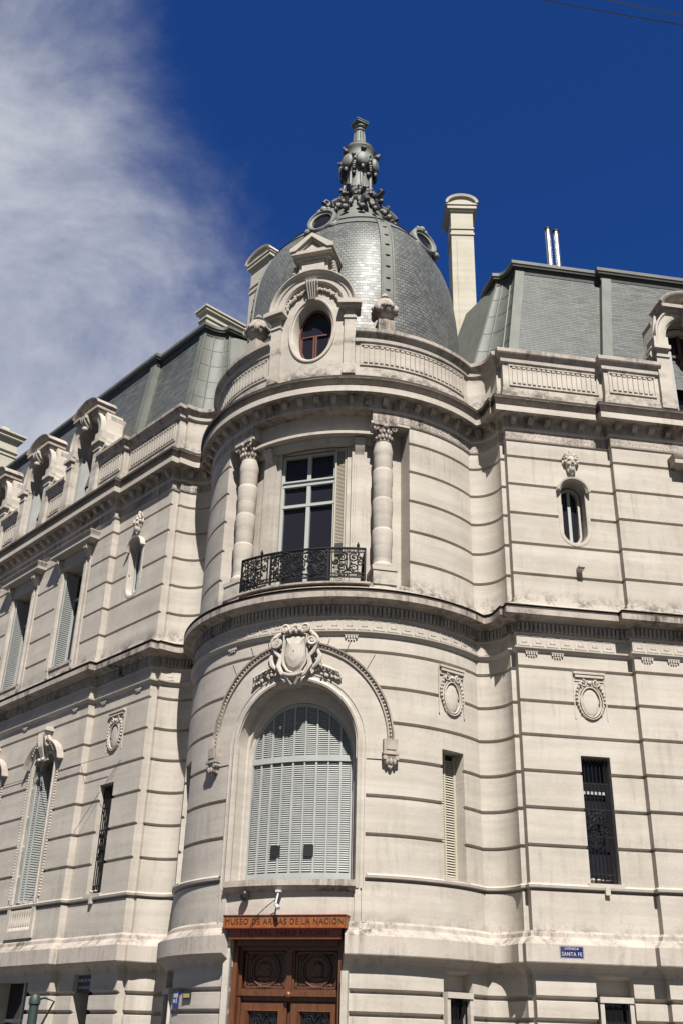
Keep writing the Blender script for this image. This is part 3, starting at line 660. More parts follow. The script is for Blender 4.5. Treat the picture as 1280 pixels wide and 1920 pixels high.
# ------------------------------------------------------------------ wing windows, main floor
for side in (1, -1):
    for i, c in enumerate(CW[side]):
        S = Wing(side, c, 3.64); hw = WHW-.06; ln = archline(hw, 2.9, 6.35, .25, 12, 14)
        mb = MB(); mb.mould(S, ln, [(0, -.28), (0, .04), (.06, .05), (.08, .03), (.19, .03), (.20, -.01)], flip=1)
        mb.mould(S, ln, [(-.07, -.3), (-.07, -.16), (0, -.14)], flip=1)
        mb.build('window_surround', 'stone', B)
        bd = MB(); out = archline(hw+.22, 3.05, 6.3, .32, 12, 46)
        for k, (u, z) in enumerate(out):
            if z < 6.2: bd.uball(S, u, z, .02, .028, .032, .035, 6, 4)
        bd.build('bead_moulding', 'stone', B)
        hd = MB(); hl = arc(0, 6.15, hw+.34, .72, 12, 168, 14)
        hd.mould(S, hl, [(-.07, -.01), (-.07, .06), (-.02, .10), (.03, .16), (.06, .17), (.08, .17), (.10, -.01)], flip=-1)
        hd.mould(S, arc(0, 6.15, hw+.24, .60, 12, 168, 14), [(-.05, -.01), (-.05, .06), (.03, .09), (.03, -.01)], flip=-1)
        hd.build('arched_hood', 'weathered_shade', B)
        ks = MB(); volute_block(ks, S, 0, .28, 6.42, 7.16, .02, .26)
        for k in (-.11, -.055, 0, .055, .11): ks.utube(S, [(k, 7.08, .25), (k*.9, 6.8, .22), (k*.6, 6.46, .10)], .018, 5)
        ks.box(S, -.22, .22, 7.16, 7.23, 0, .26); ks.box(S, -.16, .16, 7.23, 7.28, 0, .20)
        for s_ in (-1, 1):
            spiral(S, s_*.27, 6.85, .12, .13, 1.4, s_, .03, ks, 90)
            for k in range(7): ks.uball(S, s_*(.26+.05*k), 6.98-.06*k, .14-.01*k, .05, .05, .06, 6, 5)
            ks.uball(S, s_*.1, 6.42, .14, .06, .05, .05, 6, 5)
        ks.build('keystone', 'stone', B)
        wd = MB(); wd.poly(S, archline(hw, 2.9, 6.35, .24, 8, 1), -.56, -.50); wd = wd.build('window', 'glass', B)
        fr = MB(); fr.box(S, -.03, .03, 2.9, 6.5, -.5, -.44)
        for z in (5.2, 4.0): fr.box(S, -hw, hw, z, z+.05, -.5, -.45)
        fr.build('frame', 'frame', wd)
        for s_ in (-1, 1):
            sh = MB(); u = s_*(hw-.09)
            sh.box(S, u-.02, u+.02, 2.95, 6.2, -.46, -.05); sh.box(S, u-.05, u+.04, 2.95, 6.2, -.08, -.04); sh.box(S, u-s_*.13-.02, u-s_*.13+.02, 2.95, 6.1, -.44, -.12)
            for k in range(52): z = 3.05+k*.06; sh.box(S, u-s_*.02, u-s_*.034, z, z+.018, -.42, -.08); sh.box(S, u-s_*.15, u-s_*.163, z, z+.018, -.42, -.14)
            sh.build('folded_shutter', 'shutter', wd)
        # balustrade under the window
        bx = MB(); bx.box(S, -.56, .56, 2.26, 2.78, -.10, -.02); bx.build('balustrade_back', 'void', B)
        for k in range(9):
            u = -.48+.12*k; q = S.p(u, 0, .012)
            bb = MB(); bb.lathe((q.x, q.y), [(.0, 2.28), (.04, 2.28), (.04, 2.33), (.022, 2.36), (.045, 2.47), (.02, 2.60), (.03, 2.66), (.04, 2.70), (.04, 2.76), (0, 2.76)], 8); bb.build('baluster', 'stone', B)
        fm = MB(); fm.box(S, -.70, -.56, 2.1, 2.8, -.02, .05); fm.box(S, .56, .70, 2.1, 2.8, -.02, .05); fm.box(S, -.56, .56, 2.1, 2.27, -.02, .05); fm.build('balustrade_frame', 'stone', B)
# ------------------------------------------------------------------ tower: big shuttered window
T = Tower()
op = archline(1.285, 2.62, 5.35, 1.27, 40, 8)
bead = [(-u, z) for u, z in arc(0, 5.45, 1.91, 1.91, 0, 180, 52)]
mb = MB()                                        # smooth field between opening and beaded arch
i1 = [(-u, z) for u, z in arc(0, 5.35, 1.27, 1.27, 0, 180, 40)]; i2 = [(-u, z) for u, z in arc(0, 5.45, 1.90, 1.90, 0, 180, 40)]
i1 = [(-1.27, 5.05), (-1.27, 5.2)]+i1+[(1.27, 5.2), (1.27, 5.05)]; i2 = [(-1.90, 5.05), (-1.90, 5.25)]+i2+[(1.90, 5.25), (1.90, 5.05)]
rows = []
for k in range(6): rows.append([T.p(a[0]+(b[0]-a[0])*k/5, a[1]+(b[1]-a[1])*k/5, .012) for a, b in zip(i1, i2)])
mb.grid(rows); mb.mould(T, i2, [(0, .012), (0, -.03)], flip=1)
mb.build('arch_field', 'stone', B)
mb = MB(); mb.mould(T, op, [(-.0, -.06), (-.0, -.02), (.01, .05), (.05, .065), (.09, .04), (.10, .03), (.155, .03), (.16, .045), (.185, .045), (.19, -.01)], flip=1)
oi = archline(1.235, 2.62, 5.19, 1.10, 40, 8); om = archline(1.25, 2.62, 5.24, 1.16, 40, 8)
mb.grid([[T.p(u, z, -.03) for u, z in op], [T.p(u, z, -.27) for u, z in op], [T.p(u, z, -.29) for u, z in om], [T.p(u, z, -.37) for u, z in om], [T.p(u, z, -.40) for u, z in oi], [T.p(u, z, -.60) for u, z in oi]])
mb.build('arch_surround', 'stone', B)
mb = MB()
for s_ in (-1, 1):                               # the surround runs on below the sill as a strip
    mb.box(T, s_*1.285, s_*1.39, 2.02, 2.64, -.01, .04); mb.box(T, s_*1.42, s_*1.475, 2.02, 2.64, -.01, .045)
mb.box(T, -1.285, 1.285, 2.02, 2.66, -.30, -.04); mb.box(T, -1.2, 1.2, 2.16, 2.20, -.05, .0)
mb.build('apron', 'stone', B)
mb = MB(); rows = [(.02, .0), (.03, .06), (.055, .075), (.10, .075), (.11, .05), (.10, -.01)]
mb.mould(T, bead, [(-.02, -.01), (-.02, .05), (.01, .055), (.015, .02), (.075, .02), (.08, .075), (.11, .085), (.12, -.01)], flip=1)
mb.mi = 1
for k in range(1, 78):
    a = pi*k/78; u, z = -1.957*cos(a), 5.45+1.957*sin(a)
    if abs(u) < .42: continue
    mb.uball(T, u, z, .03, .022, .022, .03, 6, 4)
for s_ in (-1, 1):
    for k in range(3): mb.uball(T, s_*1.957, 5.42-k*.06, .03, .022, .022, .03, 6, 4)
mb.build('archivolt', ['weathered_shade', 'stone'], B)
for s_ in (-1, 1):
    mb = MB(); u = s_*1.94
    mb.box(T, u-.14, u+.14, 5.18, 5.44, -.01, .12); mb.box(T, u-.09, u+.09, 5.23, 5.40, .10, .135); mb.box(T, u-.16, u+.16, 5.13, 5.18, -.01, .15)
    mb.taper(T, (u-.11, u+.11, -.01, .06, 4.92), (u-.13, u+.13, -.01, .14, 5.13))
    for k in (-1, 0, 1): mb.uball(T, u+k*.08, 5.0, .09, .04, .07, .05, 6, 5)
    mb.uball(T, u, 4.90, .05, .05, .05, .05, 6, 5)
    for k in (-1, 1): mb.tube([T.p(u+k*.12, 5.07, -.01), T.p(u+k*.12, 5.07, .14)], .045, 8)
    mb.build('corbel', 'weathered_shade', B)
# voussoir joints above the arch
for u, z0_, z1_, du in ((-.62, 7.30, 7.52, -.06), (.62, 7.30, 7.52, .06), (-.98, 7.12, 7.5, -.14), (.98, 7.12, 7.5, .14), (-1.42, 6.82, 7.2, -.2), (1.42, 6.82, 7.2, .2)):
    pts = [(u, z0_), (u+.015, z0_), (u+du+.015, z1_), (u+du, z1_)]; mb = MB(); mb.poly(T, pts, .0, .004); mb.build('voussoir_joint', 'grime', B, smooth=0)
# sill
mb = MB(); SI = [(-.3, 2.55), (.02, 2.55), (.08, 2.58), (.12, 2.62), (.14, 2.64), (.14, 2.75), (-.3, 2.79)]
rows = [[T.p(-1.30+2.6*i/20, z, e) for i in range(21)] for e, z in SI]; vr = mb.grid(rows); mb.f([r[0] for r in vr]); mb.f([r[-1] for r in vr]); mb.build('window_sill', 'weathered_shade', B)
# curved shutter
Ts = Tower(3.14); k_ = R0/3.14                    # u is arc length at R0: widen so that x matches
wd = MB(); lnp = archline(1.2*k_, 2.6, 5.3, 1.25, 24, 1)
wv = [wd.v(Ts.p(u, z, -.12)) for u, z in lnp]; wd.f(wv); wd = wd.build('window', 'void', B, normals=False)
wid = lambda z: 1.08*k_ if z < 5.18 else 1.08*k_*sqrt(max(0, 1-((z-5.18)/1.08)**2))
sh = MB(); louvres(sh, Ts, -1.08*k_, 1.08*k_, 2.96, 6.24, -.0, .042, wid)
NS = 9; W0 = 1.08*k_
for k in range(NS+1):
    u = -W0+2*W0*k/NS; h = 5.18+1.06*sqrt(max(0, 1-(u/W0)**2)) if abs(u) < W0*.995 else 5.2
    wdt = .034 if k % 2 else .045; u = max(-W0+wdt/2, min(W0-wdt/2, u)); sh.box(Ts, u-wdt/2, u+wdt/2, 2.82, h, -.02, .035)
sh.box(Ts, -W0, W0, 5.08, 5.20, -.03, .05); sh.box(Ts, -W0, W0, 2.78, 2.94, -.02, .04)
sh.mould(Ts, archline(W0, 2.78, 5.18, 1.08, 30, 3), [(-.045, -.03), (-.045, .045), (.02, .045), (.02, -.03)], flip=1)
sh = sh.build('louvred_shutter', 'shutter', wd)
hl = MB()
for u in (-.55*k_+.15, .12*k_+.17): hl.box(Ts, u-.11, u+.11, 3.24, 3.45, .0, .05)
hl.build('vent_hole', 'black', sh)
# crowning cartouche
S = T; mb = MB()
sh_ = [(0, 6.78), (.12, 6.84), (.20, 6.96), (.235, 7.12), (.215, 7.30), (.20, 7.46), (.22, 7.56), (.10, 7.60), (0, 7.62)]
shl = sh_ + [(-u, z) for u, z in sh_[-2:0:-1]]
for q0, q1, e0_, e1_ in ((1.0, .8, .10, .17), (.8, .45, .17, .21), (.45, .05, .21, .225)):
    mb.grid([[S.p(u*q0, 7.2+(z-7.2)*q0, e0_) for u, z in shl], [S.p(u*q1, 7.2+(z-7.2)*q1, e1_) for u, z in shl]], closed_u=True)
mb.mould(S, shl, [(0, -.02), (0, .13), (.02, .17), (.045, .17), (.06, .12), (.06, -.02)], closed=True, flip=-1)
for s_ in (-1, 1):
    spiral(S, s_*.36, 7.42, .20, .12, 1.6, -s_, .05, mb, 90, 20); spiral(S, s_*.20, 7.74, .16, .10, 1.5, s_, .04, mb, 180 if s_ > 0 else 0, 18)
    mb.uball(S, s_*.36, 7.42, .16, .05, .07, .09)
    mb.utube(S, [(s_*.30, 7.66, .12), (s_*.40, 7.56, .18), (s_*.46, 7.40, .18), (s_*.40, 7.22, .15), (s_*.30, 7.10, .15), (s_*.33, 6.92, .16), (s_*.24, 6.74, .18), (s_*.10, 6.64, .18), (s_*.04, 6.52, .14)], [.03, .05, .055, .05, .04, .06, .055, .045, .03], 7)
    mb.utube(S, [(s_*.44, 7.28, .10), (s_*.52, 7.12, .12), (s_*.48, 6.96, .14), (s_*.36, 6.84, .12)], [.03, .05, .05, .03], 6)
    r_ = random.Random(40+s_)
    for k in range(60):                           # swag of small leaves and fruit
        q = r_.random(); w_ = (1-.75*q)
        mb.uball(S, s_*(.42+.52*q), 6.95-.30*q+r_.uniform(-.19, .15)*w_, .05+r_.uniform(0, .09)*w_, r_.uniform(.02, .035), r_.uniform(.02, .045), .035, 5, 4)
    for k in range(6): mb.utube(S, [(s_*(.44+.05*k), 7.0-.02*k, .06), (s_*(.54+.07*k), 6.90-.03*k, .15), (s_*(.62+.065*k), 6.76-.03*k, .05)], [.012, .02, .008], 5)
for k in range(7): mb.uball(S, -.2+.067*k, 7.78-.03*abs(k-3), .13, .045, .06, .07, 6, 5)
for k in range(9): mb.uball(S, -.18+.045*k, 6.74-.05*cos(pi*(k-4)/9), .23, .035, .04, .035, 6, 5)
volute_block(mb, S, 0, .26, 6.48, 6.74, .02, .22)
for k in range(9): mb.uball(S, -.16+.04*k, 7.66+.03*sin(k*2.2), .20, .035, .05, .05, 6, 5)
mb.build('cartouche', 'stone', B)
# small corner details: two tiny lamps and cables belong to the wall fittings below
# ------------------------------------------------------------------ tower: balcony storey
Tn = Tower(3.14); kn = R0/3.14
mb = MB()
mb.box(T, -R0*radians(26), R0*radians(26), 12.66, 13.25, -.50, -.25); mb.box(T, -R0*radians(26.5), R0*radians(26.5), 12.60, 12.67, -.5, -.12); mb.box(T, -R0*radians(26), R0*radians(26), 12.42, 12.60, -.5, -.32)
for s_ in (-1, 1): mb.box(T, s_*R0*radians(24), s_*R0*radians(38.2), 12.88, 13.25, -.5, -.02); mb.box(T, s_*R0*radians(23.5), s_*R0*radians(38.2), 12.82, 12.88, -.5, .03)
mb.build('lintel', 'stone', B)
for s_ in (-1, 1):
    mb = MB(); c = s_*R0*radians(19.8)
    mb.box(T, c-.19, c+.19, 8.8, 12.45, -.47, -.38); mb.box(T, c-.13, c+.13, 9.1, 12.0, -.39, -.36); mb.box(T, c-.08, c+.08, 9.2, 11.9, -.37, -.345)
    volute_block(mb, T, c, .24, 12.08, 12.55, -.40, -.22)
    mb.build('pilaster', 'stone', B)
    # banded column
    az = radians(28.8)*s_; a = AZ0+az; cx, cy = 3.40*sin(a), -3.40*cos(a)
    pr = [(.235, 9.19), (.24, 9.22), (.25, 9.26), (.235, 9.31), (.205, 9.34), (.20, 9.36)]
    for k, zz in enumerate((9.42, 10.17, 10.93, 11.68)):
        pr += [(.212, zz-.01), (.207, zz+.01), (.213, zz+.03), (.214, zz+.30), (.216, zz+.34), (.226, zz+.40), (.230, zz+.50), (.231, zz+.70), (.226, zz+.725)]
    pr = [q for q in pr if q[1] < 12.36] + [(.19, 12.38), (.205, 12.40), (.19, 12.42)]
    cl = MB(); cl.lathe((cx, cy), pr, 28); cl = cl.build('column', 'stone', B)
    Sc = TFlat(math.degrees(az), 3.40)
    ba = MB(); ba.box(Sc, -.26, .26, 8.78, 9.10, -.3, .27); ba.box(Sc, -.28, .28, 9.10, 9.19, -.3, .29); ba.build('base', 'stone', cl)
    cp = MB(); cp.lathe((cx, cy), [(.19, 12.42), (.20, 12.5), (.22, 12.62), (.26, 12.74), (.27, 12.76)], 16)
    cp.box(Sc, -.27, .27, 12.76, 12.83, -.27, .27)
    for q in range(16):
        t = 2*pi*q/16; 
        for zz, rr_, b_ in ((12.50, .215, .05), (12.62, .24, .045)): cp.ball(Vector((cx+rr_*sin(t+zz), cy-rr_*cos(t+zz), zz)), b_*.8, b_*.8, b_*1.2, None, 6, 5)
    for uu_, ee in ((-.22, .22), (.22, .22), (-.22, -.22), (.22, -.22)):
        f2 = Flat(Vector((Sc.p(uu_, 0, ee).x, Sc.p(uu_, 0, ee).y)), Sc.t, Sc.n); spiral(f2, 0, 12.70, 0, .075, 1.4, -1 if uu_ < 0 else 1, .028, cp, 90, 12)
    cp.uball(Sc, 0, 12.74, .26, .06, .06, .05); cp.build('capital', 'weathered_shade', cl)
# balcony window (flat, set back)
S = TFlat(0, 0); yb = 2.93
wd = MB(); wd.box(S, -.80, .80, 8.75, 12.42, yb-.1, yb-.04); wd = wd.build('window', 'glass', B)
fr = MB(); X0, X1 = -.76, .50
for u, w2 in ((X0, .07), ((X0+X1)/2, .09), (X1, .07)): fr.box(S, u-w2/2, u+w2/2, 8.75, 12.40, yb-.05, yb+.03)
for z, w2 in ((11.62, .12), (11.05, .07), (12.36, .06)): fr.box(S, X0, X1, z-w2/2, z+w2/2, yb-.05, yb+.04)
fr.box(S, X0, X1, 11.66, 11.70, yb, yb+.07); fr.build('frame', 'frame', wd)
sh = MB(); louvres(sh, S, .54, .76, 8.8, 12.38, yb+.04, .035); sh.box(S, .52, .555, 8.75, 12.42, yb, yb+.09); sh.box(S, .745, .78, 8.75, 12.42, yb, yb+.09); sh.box(S, .52, .78, 12.36, 12.42, yb, yb+.08); sh.box(S, .555, .745, 9.7, 9.98, yb+.04, yb+.07)
sh.build('louvred_shutter', 'cream', wd)
hh = MB(); hh.box(S, .56, .74, 9.70, 9.98, yb+.06, yb+.085); hh.build('vent_grille', 'lead_dark', wd)
# balcony slab and iron railing
mb = MB(); mb.box(T, -R0*radians(38), R0*radians(38), 8.66, 8.79, -.9, .02); mb.box(T, -R0*radians(23.5), R0*radians(23.5), 8.70, 8.74, -.02, .215); mb.build('balcony_slab', 'weathered_shade', B)
RA = R0*radians(21.8); er = .18; mb = MB()
def arcl(z, e=er, n=26, a=-RA, b=RA): return [(a+(b-a)*i/n, z, e) for i in range(n+1)]
mb.box(T, -RA, RA, 9.50, 9.53, er-.03, er+.03); mb.box(T, -RA, RA, 8.83, 8.855, er-.015, er+.015)
for z in (9.42, 8.93): mb.box(T, -RA, RA, z-.008, z+.008, er-.01, er+.01)
for u in (-RA, RA, -.62, .62): mb.box(T, u-.018, u+.018, 8.78, 9.53, er-.018, er+.018)
for u in (-.70, -.54, .54, .70, -.86, .86, -1.0, 1.0, -1.22, 1.22, -.44, .44): mb.box(T, u-.011, u+.011, 8.84, 9.50, er-.008, er+.008)
for c, sg in ((-1.02, 1), (1.02, -1)):
    for q in (-1, 1):
        for v_ in (-1, 1): spiral(T, c+q*.12, 9.18+v_*.12, er, .11, 1.7, q*v_, .019, mb, 90*v_, 18)
        spiral(T, c+q*.26, 9.18, er, .08, 1.3, q, .018, mb, 90, 14)
    mb.utube(T, [(c+u, z, er) for u, z in oval(9.18, .05, .2, 14)], .011, 5, closed=True)
for k, rr_ in ((0, .15), (0, .11)): mb.utube(T, [(u, z, er+.01) for u, z in oval(9.19, rr_, rr_*1.1, 18)], .016, 5, closed=True)
for q in (-1, 1):
    for v_ in (-1, 1):
        spiral(T, q*.28, 9.18+v_*.14, er, .125, 1.8, -q*v_, .020, mb, 90*v_, 20); spiral(T, q*.46, 9.18+v_*.20, er, .10, 1.5, q*v_, .019, mb, -90*v_, 16)
        mb.utube(T, [(q*.12, 9.18+v_*.24, er), (q*.3, 9.18+v_*.31, er+.02), (q*.5, 9.18+v_*.22, er), (q*.62, 9.18+v_*.05, er)], .017, 5)
r_ = random.Random(11)
for k in range(80): 
    u = r_.uniform(-.6, .6); mb.uball(T, u, 9.18+r_.uniform(-.3, .28), er+.01, .03, .04, .016, 6, 4)
for k in range(64): 
    u = r_.choice((-1, 1))*r_.uniform(.7, 1.34); mb.uball(T, u, 9.18+r_.uniform(-.3, .28), er+.01, .026, .035, .014, 6, 4)
for z in (9.46, 8.89):
    for i in range(46): u = -RA+2*RA*(i+.5)/46; mb.utube(T, [(u+.022*cos(t*pi/4), z+.03*sin(t*pi/4), er) for t in range(8)], .007, 4, closed=True)
for s_ in (-1, 1):                                # returns to the wall
    u = s_*RA
    for z in (9.51, 9.42, 8.93, 8.84): mb.utube(T, [(u, z, er), (u, z, -.42)], .017, 5)
    for k in range(5): e = er-.1*(k+1); mb.utube(T, [(u, 8.79, e), (u, 9.51, e)], .009, 5)
    for k in range(3): mb.tube([T.p(u, 9.18+.17*sin(t*pi/6), er-.12-.17*k+.07*cos(t*pi/6)) for t in range(12)], .011, 5, closed=True)
for u in (-.86, 1.22): mb.uball(T, u, 9.58, er, .035, .06, .035); mb.utube(T, [(u, 9.5, er), (u, 9.66, er)], .012, 5)
mb.build('balcony_railing', 'iron', B)
# ------------------------------------------------------------------ tower dormer with oval window
Sd = Tower(R0-.02); kx = 1.0
mb = MB()
# front plate of the dormer with an oval hole, as a ring from the oval to the outline
HWD = 1.02; n = 64; hole = []; outl = []
CZ = 15.50
for i in range(n):
    t = 2*pi*i/n; hole.append((.54*cos(t), CZ+.90*sin(t)))
    du, dz = cos(t), sin(t)*1.3; sc = 99
    # outline: width HWD from z 14.1 to spring 16.15, then arch radius HWD
    for s_ in [x*.01 for x in range(20, 400)]:
        u, z = du*s_, CZ+dz*s_
        inside = abs(u) < HWD and z > 14.08 and (z < 16.15 or (u*u+(z-16.15)**2) < HWD*HWD)
        if not inside: sc = s_; break
    outl.append((du*sc, CZ+dz*sc))
mb.band(Sd, hole, outl, -.35, .06, closed=True)
mb.mould(Sd, hole, [(0, .06), (0, .085), (.03, .095), (.06, .085), (.06, .05)], closed=True, flip=-1)
mb.mould(Sd, hole, [(0, .06), (-.04, .045), (-.05, .03), (-.07, -.30), (-.08, -.42)], closed=True, flip=-1)
mb.build('dormer', 'stone', B)
dm = MB()
ar = [(-u, z) for u, z in arc(0, 16.15, 1.0, 1.0, 0, 180, 30)]
dm.mould(Sd, ar, [(-.26, .04), (-.26, .12), (-.22, .16), (-.10, .17), (-.09, .20), (-.02, .22), (0, .27), (.03, .30), (.05, .30), (.06, .26), (.06, -.5)], flip=1)
dm.build('dormer_arch', 'stone', B)
for s_ in (-1, 1):
    pl = MB(); c = s_*.93
    pl.box(Sd, c-.13, c+.13, 14.36, 15.72, .03, .14); pl.box(Sd, c-.15, c+.15, 14.10, 14.36, .02, .17); pl.box(Sd, c-.15, c+.15, 15.72, 15.78, .03, .17); pl.box(Sd, c-.12, c+.12, 15.78, 15.95, .03, .15); pl.box(Sd, c-.14, c+.14, 15.95, 16.0, .03, .18)
    pl.box(Sd, c-.20, c+.22, 16.0, 16.06, .0, .26); pl.box(Sd, c-.26, c+.26, 16.06, 16.17, -.25, .33); pl.box(Sd, c-.22, c+.24, 16.17, 16.22, -.25, .29); pl.build('dormer_pilaster', 'stone', B)
ks = MB(); volute_block(ks, Sd, 0, .26, 16.36, 16.92, .02, .30)
for k in (-.09, -.03, .03, .09): ks.utube(Sd, [(k*1.1, 16.88, .31), (k, 16.7, .27), (k*.8, 16.4, .13)], .02, 5)
ks.build('keystone', 'stone', B)
gd = MB(); r_ = random.Random(5)
for s_ in (-1, 1):
    for k in range(22):
        q = k/21; a = radians(78-62*q); gd.uball(Sd, s_*.70*cos(a)*1.02+r_.uniform(-.03, .03), 16.05+.66*sin(a)+r_.uniform(-.03, .03), .10, .045, .045, .05, 6, 5)
gd.build('fruit_garland', 'stone', B)
# attic block and pediment above the arch
Sp = TFlat(0, 0); Sp = Flat(Sp.o-Sp.t*.10, Sp.t, Sp.n); mb = MB(); Y = 3.54
mb.box(Sp, -.38, .38, 16.9, 17.95, Y-1.6, Y-.12); mb.box(Sp, -.30, .30, 17.25, 17.85, Y-.13, Y-.07); mb.box(Sp, -.46, .46, 17.88, 17.98, Y-1.6, Y-.06)
mb.build('attic_block', 'stone', B)
mb = MB(); W_ = .54
tri = [(-W_, 18.06), (W_, 18.06), (0, 18.56)]
mb.poly(Sp, [(-W_, 17.98), (W_, 17.98), (W_, 18.08), (-W_, 18.08)], Y-1.6, Y+.10); mb.poly(Sp, [(-W_+.1, 18.08), (W_-.1, 18.08), (0, 18.42)], Y-1.6, Y-.02)
mb.poly(Sp, [(-.2, 18.14), (.2, 18.14), (0, 18.30)], Y-.02, Y+.03)
for s_ in (-1, 1): mb.poly(Sp, [(s_*(W_+.04), 18.06), (s_*(W_+.04), 18.16), (0, 18.60), (0, 18.48), (s_*(W_-.12), 18.08)], Y-1.7, Y+.14); mb.poly(Sp, [(s_*(W_-.12), 18.075), (0, 18.475), (0, 18.42), (s_*(W_-.22), 18.075)], Y-.1, Y+.07)
mb.build('pediment', 'stone', B)
for s_ in (-1, 1):
    ac = MB()
    for k in range(9): ac.uball(Sp, s_*(.5+.02*k), 17.75-.09*k, Y-.2, .07, .07, .08, 7, 5)
    spiral(Sp, s_*.56, 17.3, Y-.12, .14, 1.5, s_, .05, ac, 90); ac.build('scroll', 'weathered_shade', B)
wd = MB(); wd.poly(Sd, oval(CZ, .50, .84, 24), -.34, -.28); wd = wd.build('window', 'glass', B)
fr = MB(); fr.utube(Sd, [(u, z, -.25) for u, z in oval(CZ, .45, .79, 28)], .028, 6, closed=True)
for u in (-.035, .03): fr.box(Sd, u-.02, u+.02, CZ-.76, CZ+.02, -.28, -.23)
fr.box(Sd, -.42, -.36, CZ-.45, CZ+.0, -.28, -.23); fr.box(Sd, .36, .42, CZ-.45, CZ+.0, -.28, -.23)
fr.box(Sd, -.40, .40, CZ+.03, CZ+.06, -.28, -.25); fr.build('frame', 'redwood', wd)
# urns on the parapet
for s_ in (-1, 1):
    a = AZ0+radians(28.8)*s_; c = (3.46*sin(a), -3.46*cos(a)); Sc = TFlat(28.8*s_, 3.46)
    mb = MB(); mb.box(Sc, -.20, .20, 15.42, 15.80, -.2, .2)
    mb.lathe(c, [(.0, 15.8), (.17, 15.80), (.17, 15.84), (.10, 15.88), (.11, 15.93), (.20, 15.99), (.27, 16.09), (.29, 16.16), (.32, 16.18), (.32, 16.23), (.28, 16.25), (.255, 16.34), (.20, 16.46), (.11, 16.53), (.08, 16.55), (.09, 16.58), (.11, 16.60), (.10, 16.63), (.05, 16.72), (0, 16.75)], 22)
    for q in range(10): t = 2*pi*q/10; mb.ball(Vector((c[0]+.30*sin(t), c[1]-.30*cos(t), 16.19)), .06, .06, .06, None, 6, 5)
    for q in range(4): t = a+pi/4+pi/2*q; mb.ball(Vector((c[0]+.31*sin(t), c[1]-.31*cos(t), 16.12)), .08, .08, .12, None, 7, 6)
    mb.build('urn', 'weathered_shade', B)
# ------------------------------------------------------------------ dome
DP = [(2.96, 14.4), (2.96, 16.2), (2.95, 17.1), (2.91, 18.1), (2.83, 18.9), (2.71, 19.42), (2.50, 19.92), (2.18, 20.34), (1.82, 20.62), (1.46, 20.78)]
def smoothp(P, k=3):
    out = []
    for i in range(len(P)-1):
        a = P[max(i-1, 0)]; b = P[i]; c = P[i+1]; d = P[min(i+2, len(P)-1)]
        for j in range(k):
            t = j/k; out.append(tuple(.5*((2*b[m])+(-a[m]+c[m])*t+(2*a[m]-5*b[m]+4*c[m]-d[m])*t*t+(-a[m]+3*b[m]-3*c[m]+d[m])*t**3) for m in (0, 1)))
    return out+[P[-1]]
DS = smoothp(DP)
WF = radians(-29)                                # azimuth of a face's middle; ribs stand at the corners
def sqr(r, z, w):                                # plan radius: round at the foot, squarer higher up
    k = min(1, max(0, (z-15.5)/3.2)); n = 2+.4*k; a = w-WF
    g = (abs(cos(a))**n+abs(sin(a))**n)**(-1/n); mx = max(((abs(cos(b-WF))**n+abs(sin(b-WF))**n)**(-1/n))*abs(sin(b)) for b in [radians(x) for x in range(40, 130, 3)])
    return r*g/mx
def drow(r, z, e=0, n=96): 
    out = []
    for j in range(n):
        w = 2*pi*j/n; q = sqr(r, z, w)+e; out.append(Vector((q*sin(w), -q*cos(w), z)))
    return out
dome = MB(); SLATE = [q for q in DS if q[1] < 20.05]
rows = [drow(r, z) for r, z in SLATE]; rows = [r+[r[0].copy()] for r in rows]; L = [0]
for i in range(1, len(SLATE)): L.append(L[-1]+math.hypot(SLATE[i][0]-SLATE[i-1][0], SLATE[i][1]-SLATE[i-1][1]))
dome.grid(rows, uvs=[[(2*pi*2.8*j/96, L[i]) for j in range(97)] for i in range(len(SLATE))]); bmesh.ops.remove_doubles(dome.bm, verts=dome.bm.verts, dist=.0005); dome = dome.build('dome', 'slate_scale', B, smooth=50)
def rprof(z):
    for (r1, z1), (r2, z2) in zip(DS[:-1], DS[1:]):
        if z1 <= z <= z2: return r1+(r2-r1)*(z-z1)/(z2-z1)
    return DS[-1][0]
for k in range(4):
    a = WF+pi/4+pi/2*k; mb = MB(); n = Vector((sin(a), -cos(a), 0)); t = Vector((cos(a), sin(a), 0)); rows = []
    for r, z in DS:
        r = sqr(r, z, a); w_ = .11+.075*(r-1.0)/1.9; r -= .03; zz = Vector((0, 0, z))
        rows.append([n*(r-.12)+t*w_+zz, n*(r+.07)+t*w_+zz, n*(r+.07)+t*(w_-.045)+zz, n*(r+.055)+t*(w_-.055)+zz, n*(r+.055)-t*(w_-.055)+zz, n*(r+.07)-t*(w_-.045)+zz, n*(r+.07)-t*w_+zz, n*(r-.12)-t*w_+zz])
    mb.grid(rows)
    for q in range(12):
        z = 16.9+q*.40
        if z > 20.4: break
        r = sqr(rprof(z), z, a)-.03; S = Flat(Vector((n.x, n.y))*(r+.05), Vector((t.x, t.y)), Vector((n.x, n.y))); mb.uball(S, 0, z, 0, .075, .028, .045, 8, 5)
    mb.build('rib', 'zinc', dome)
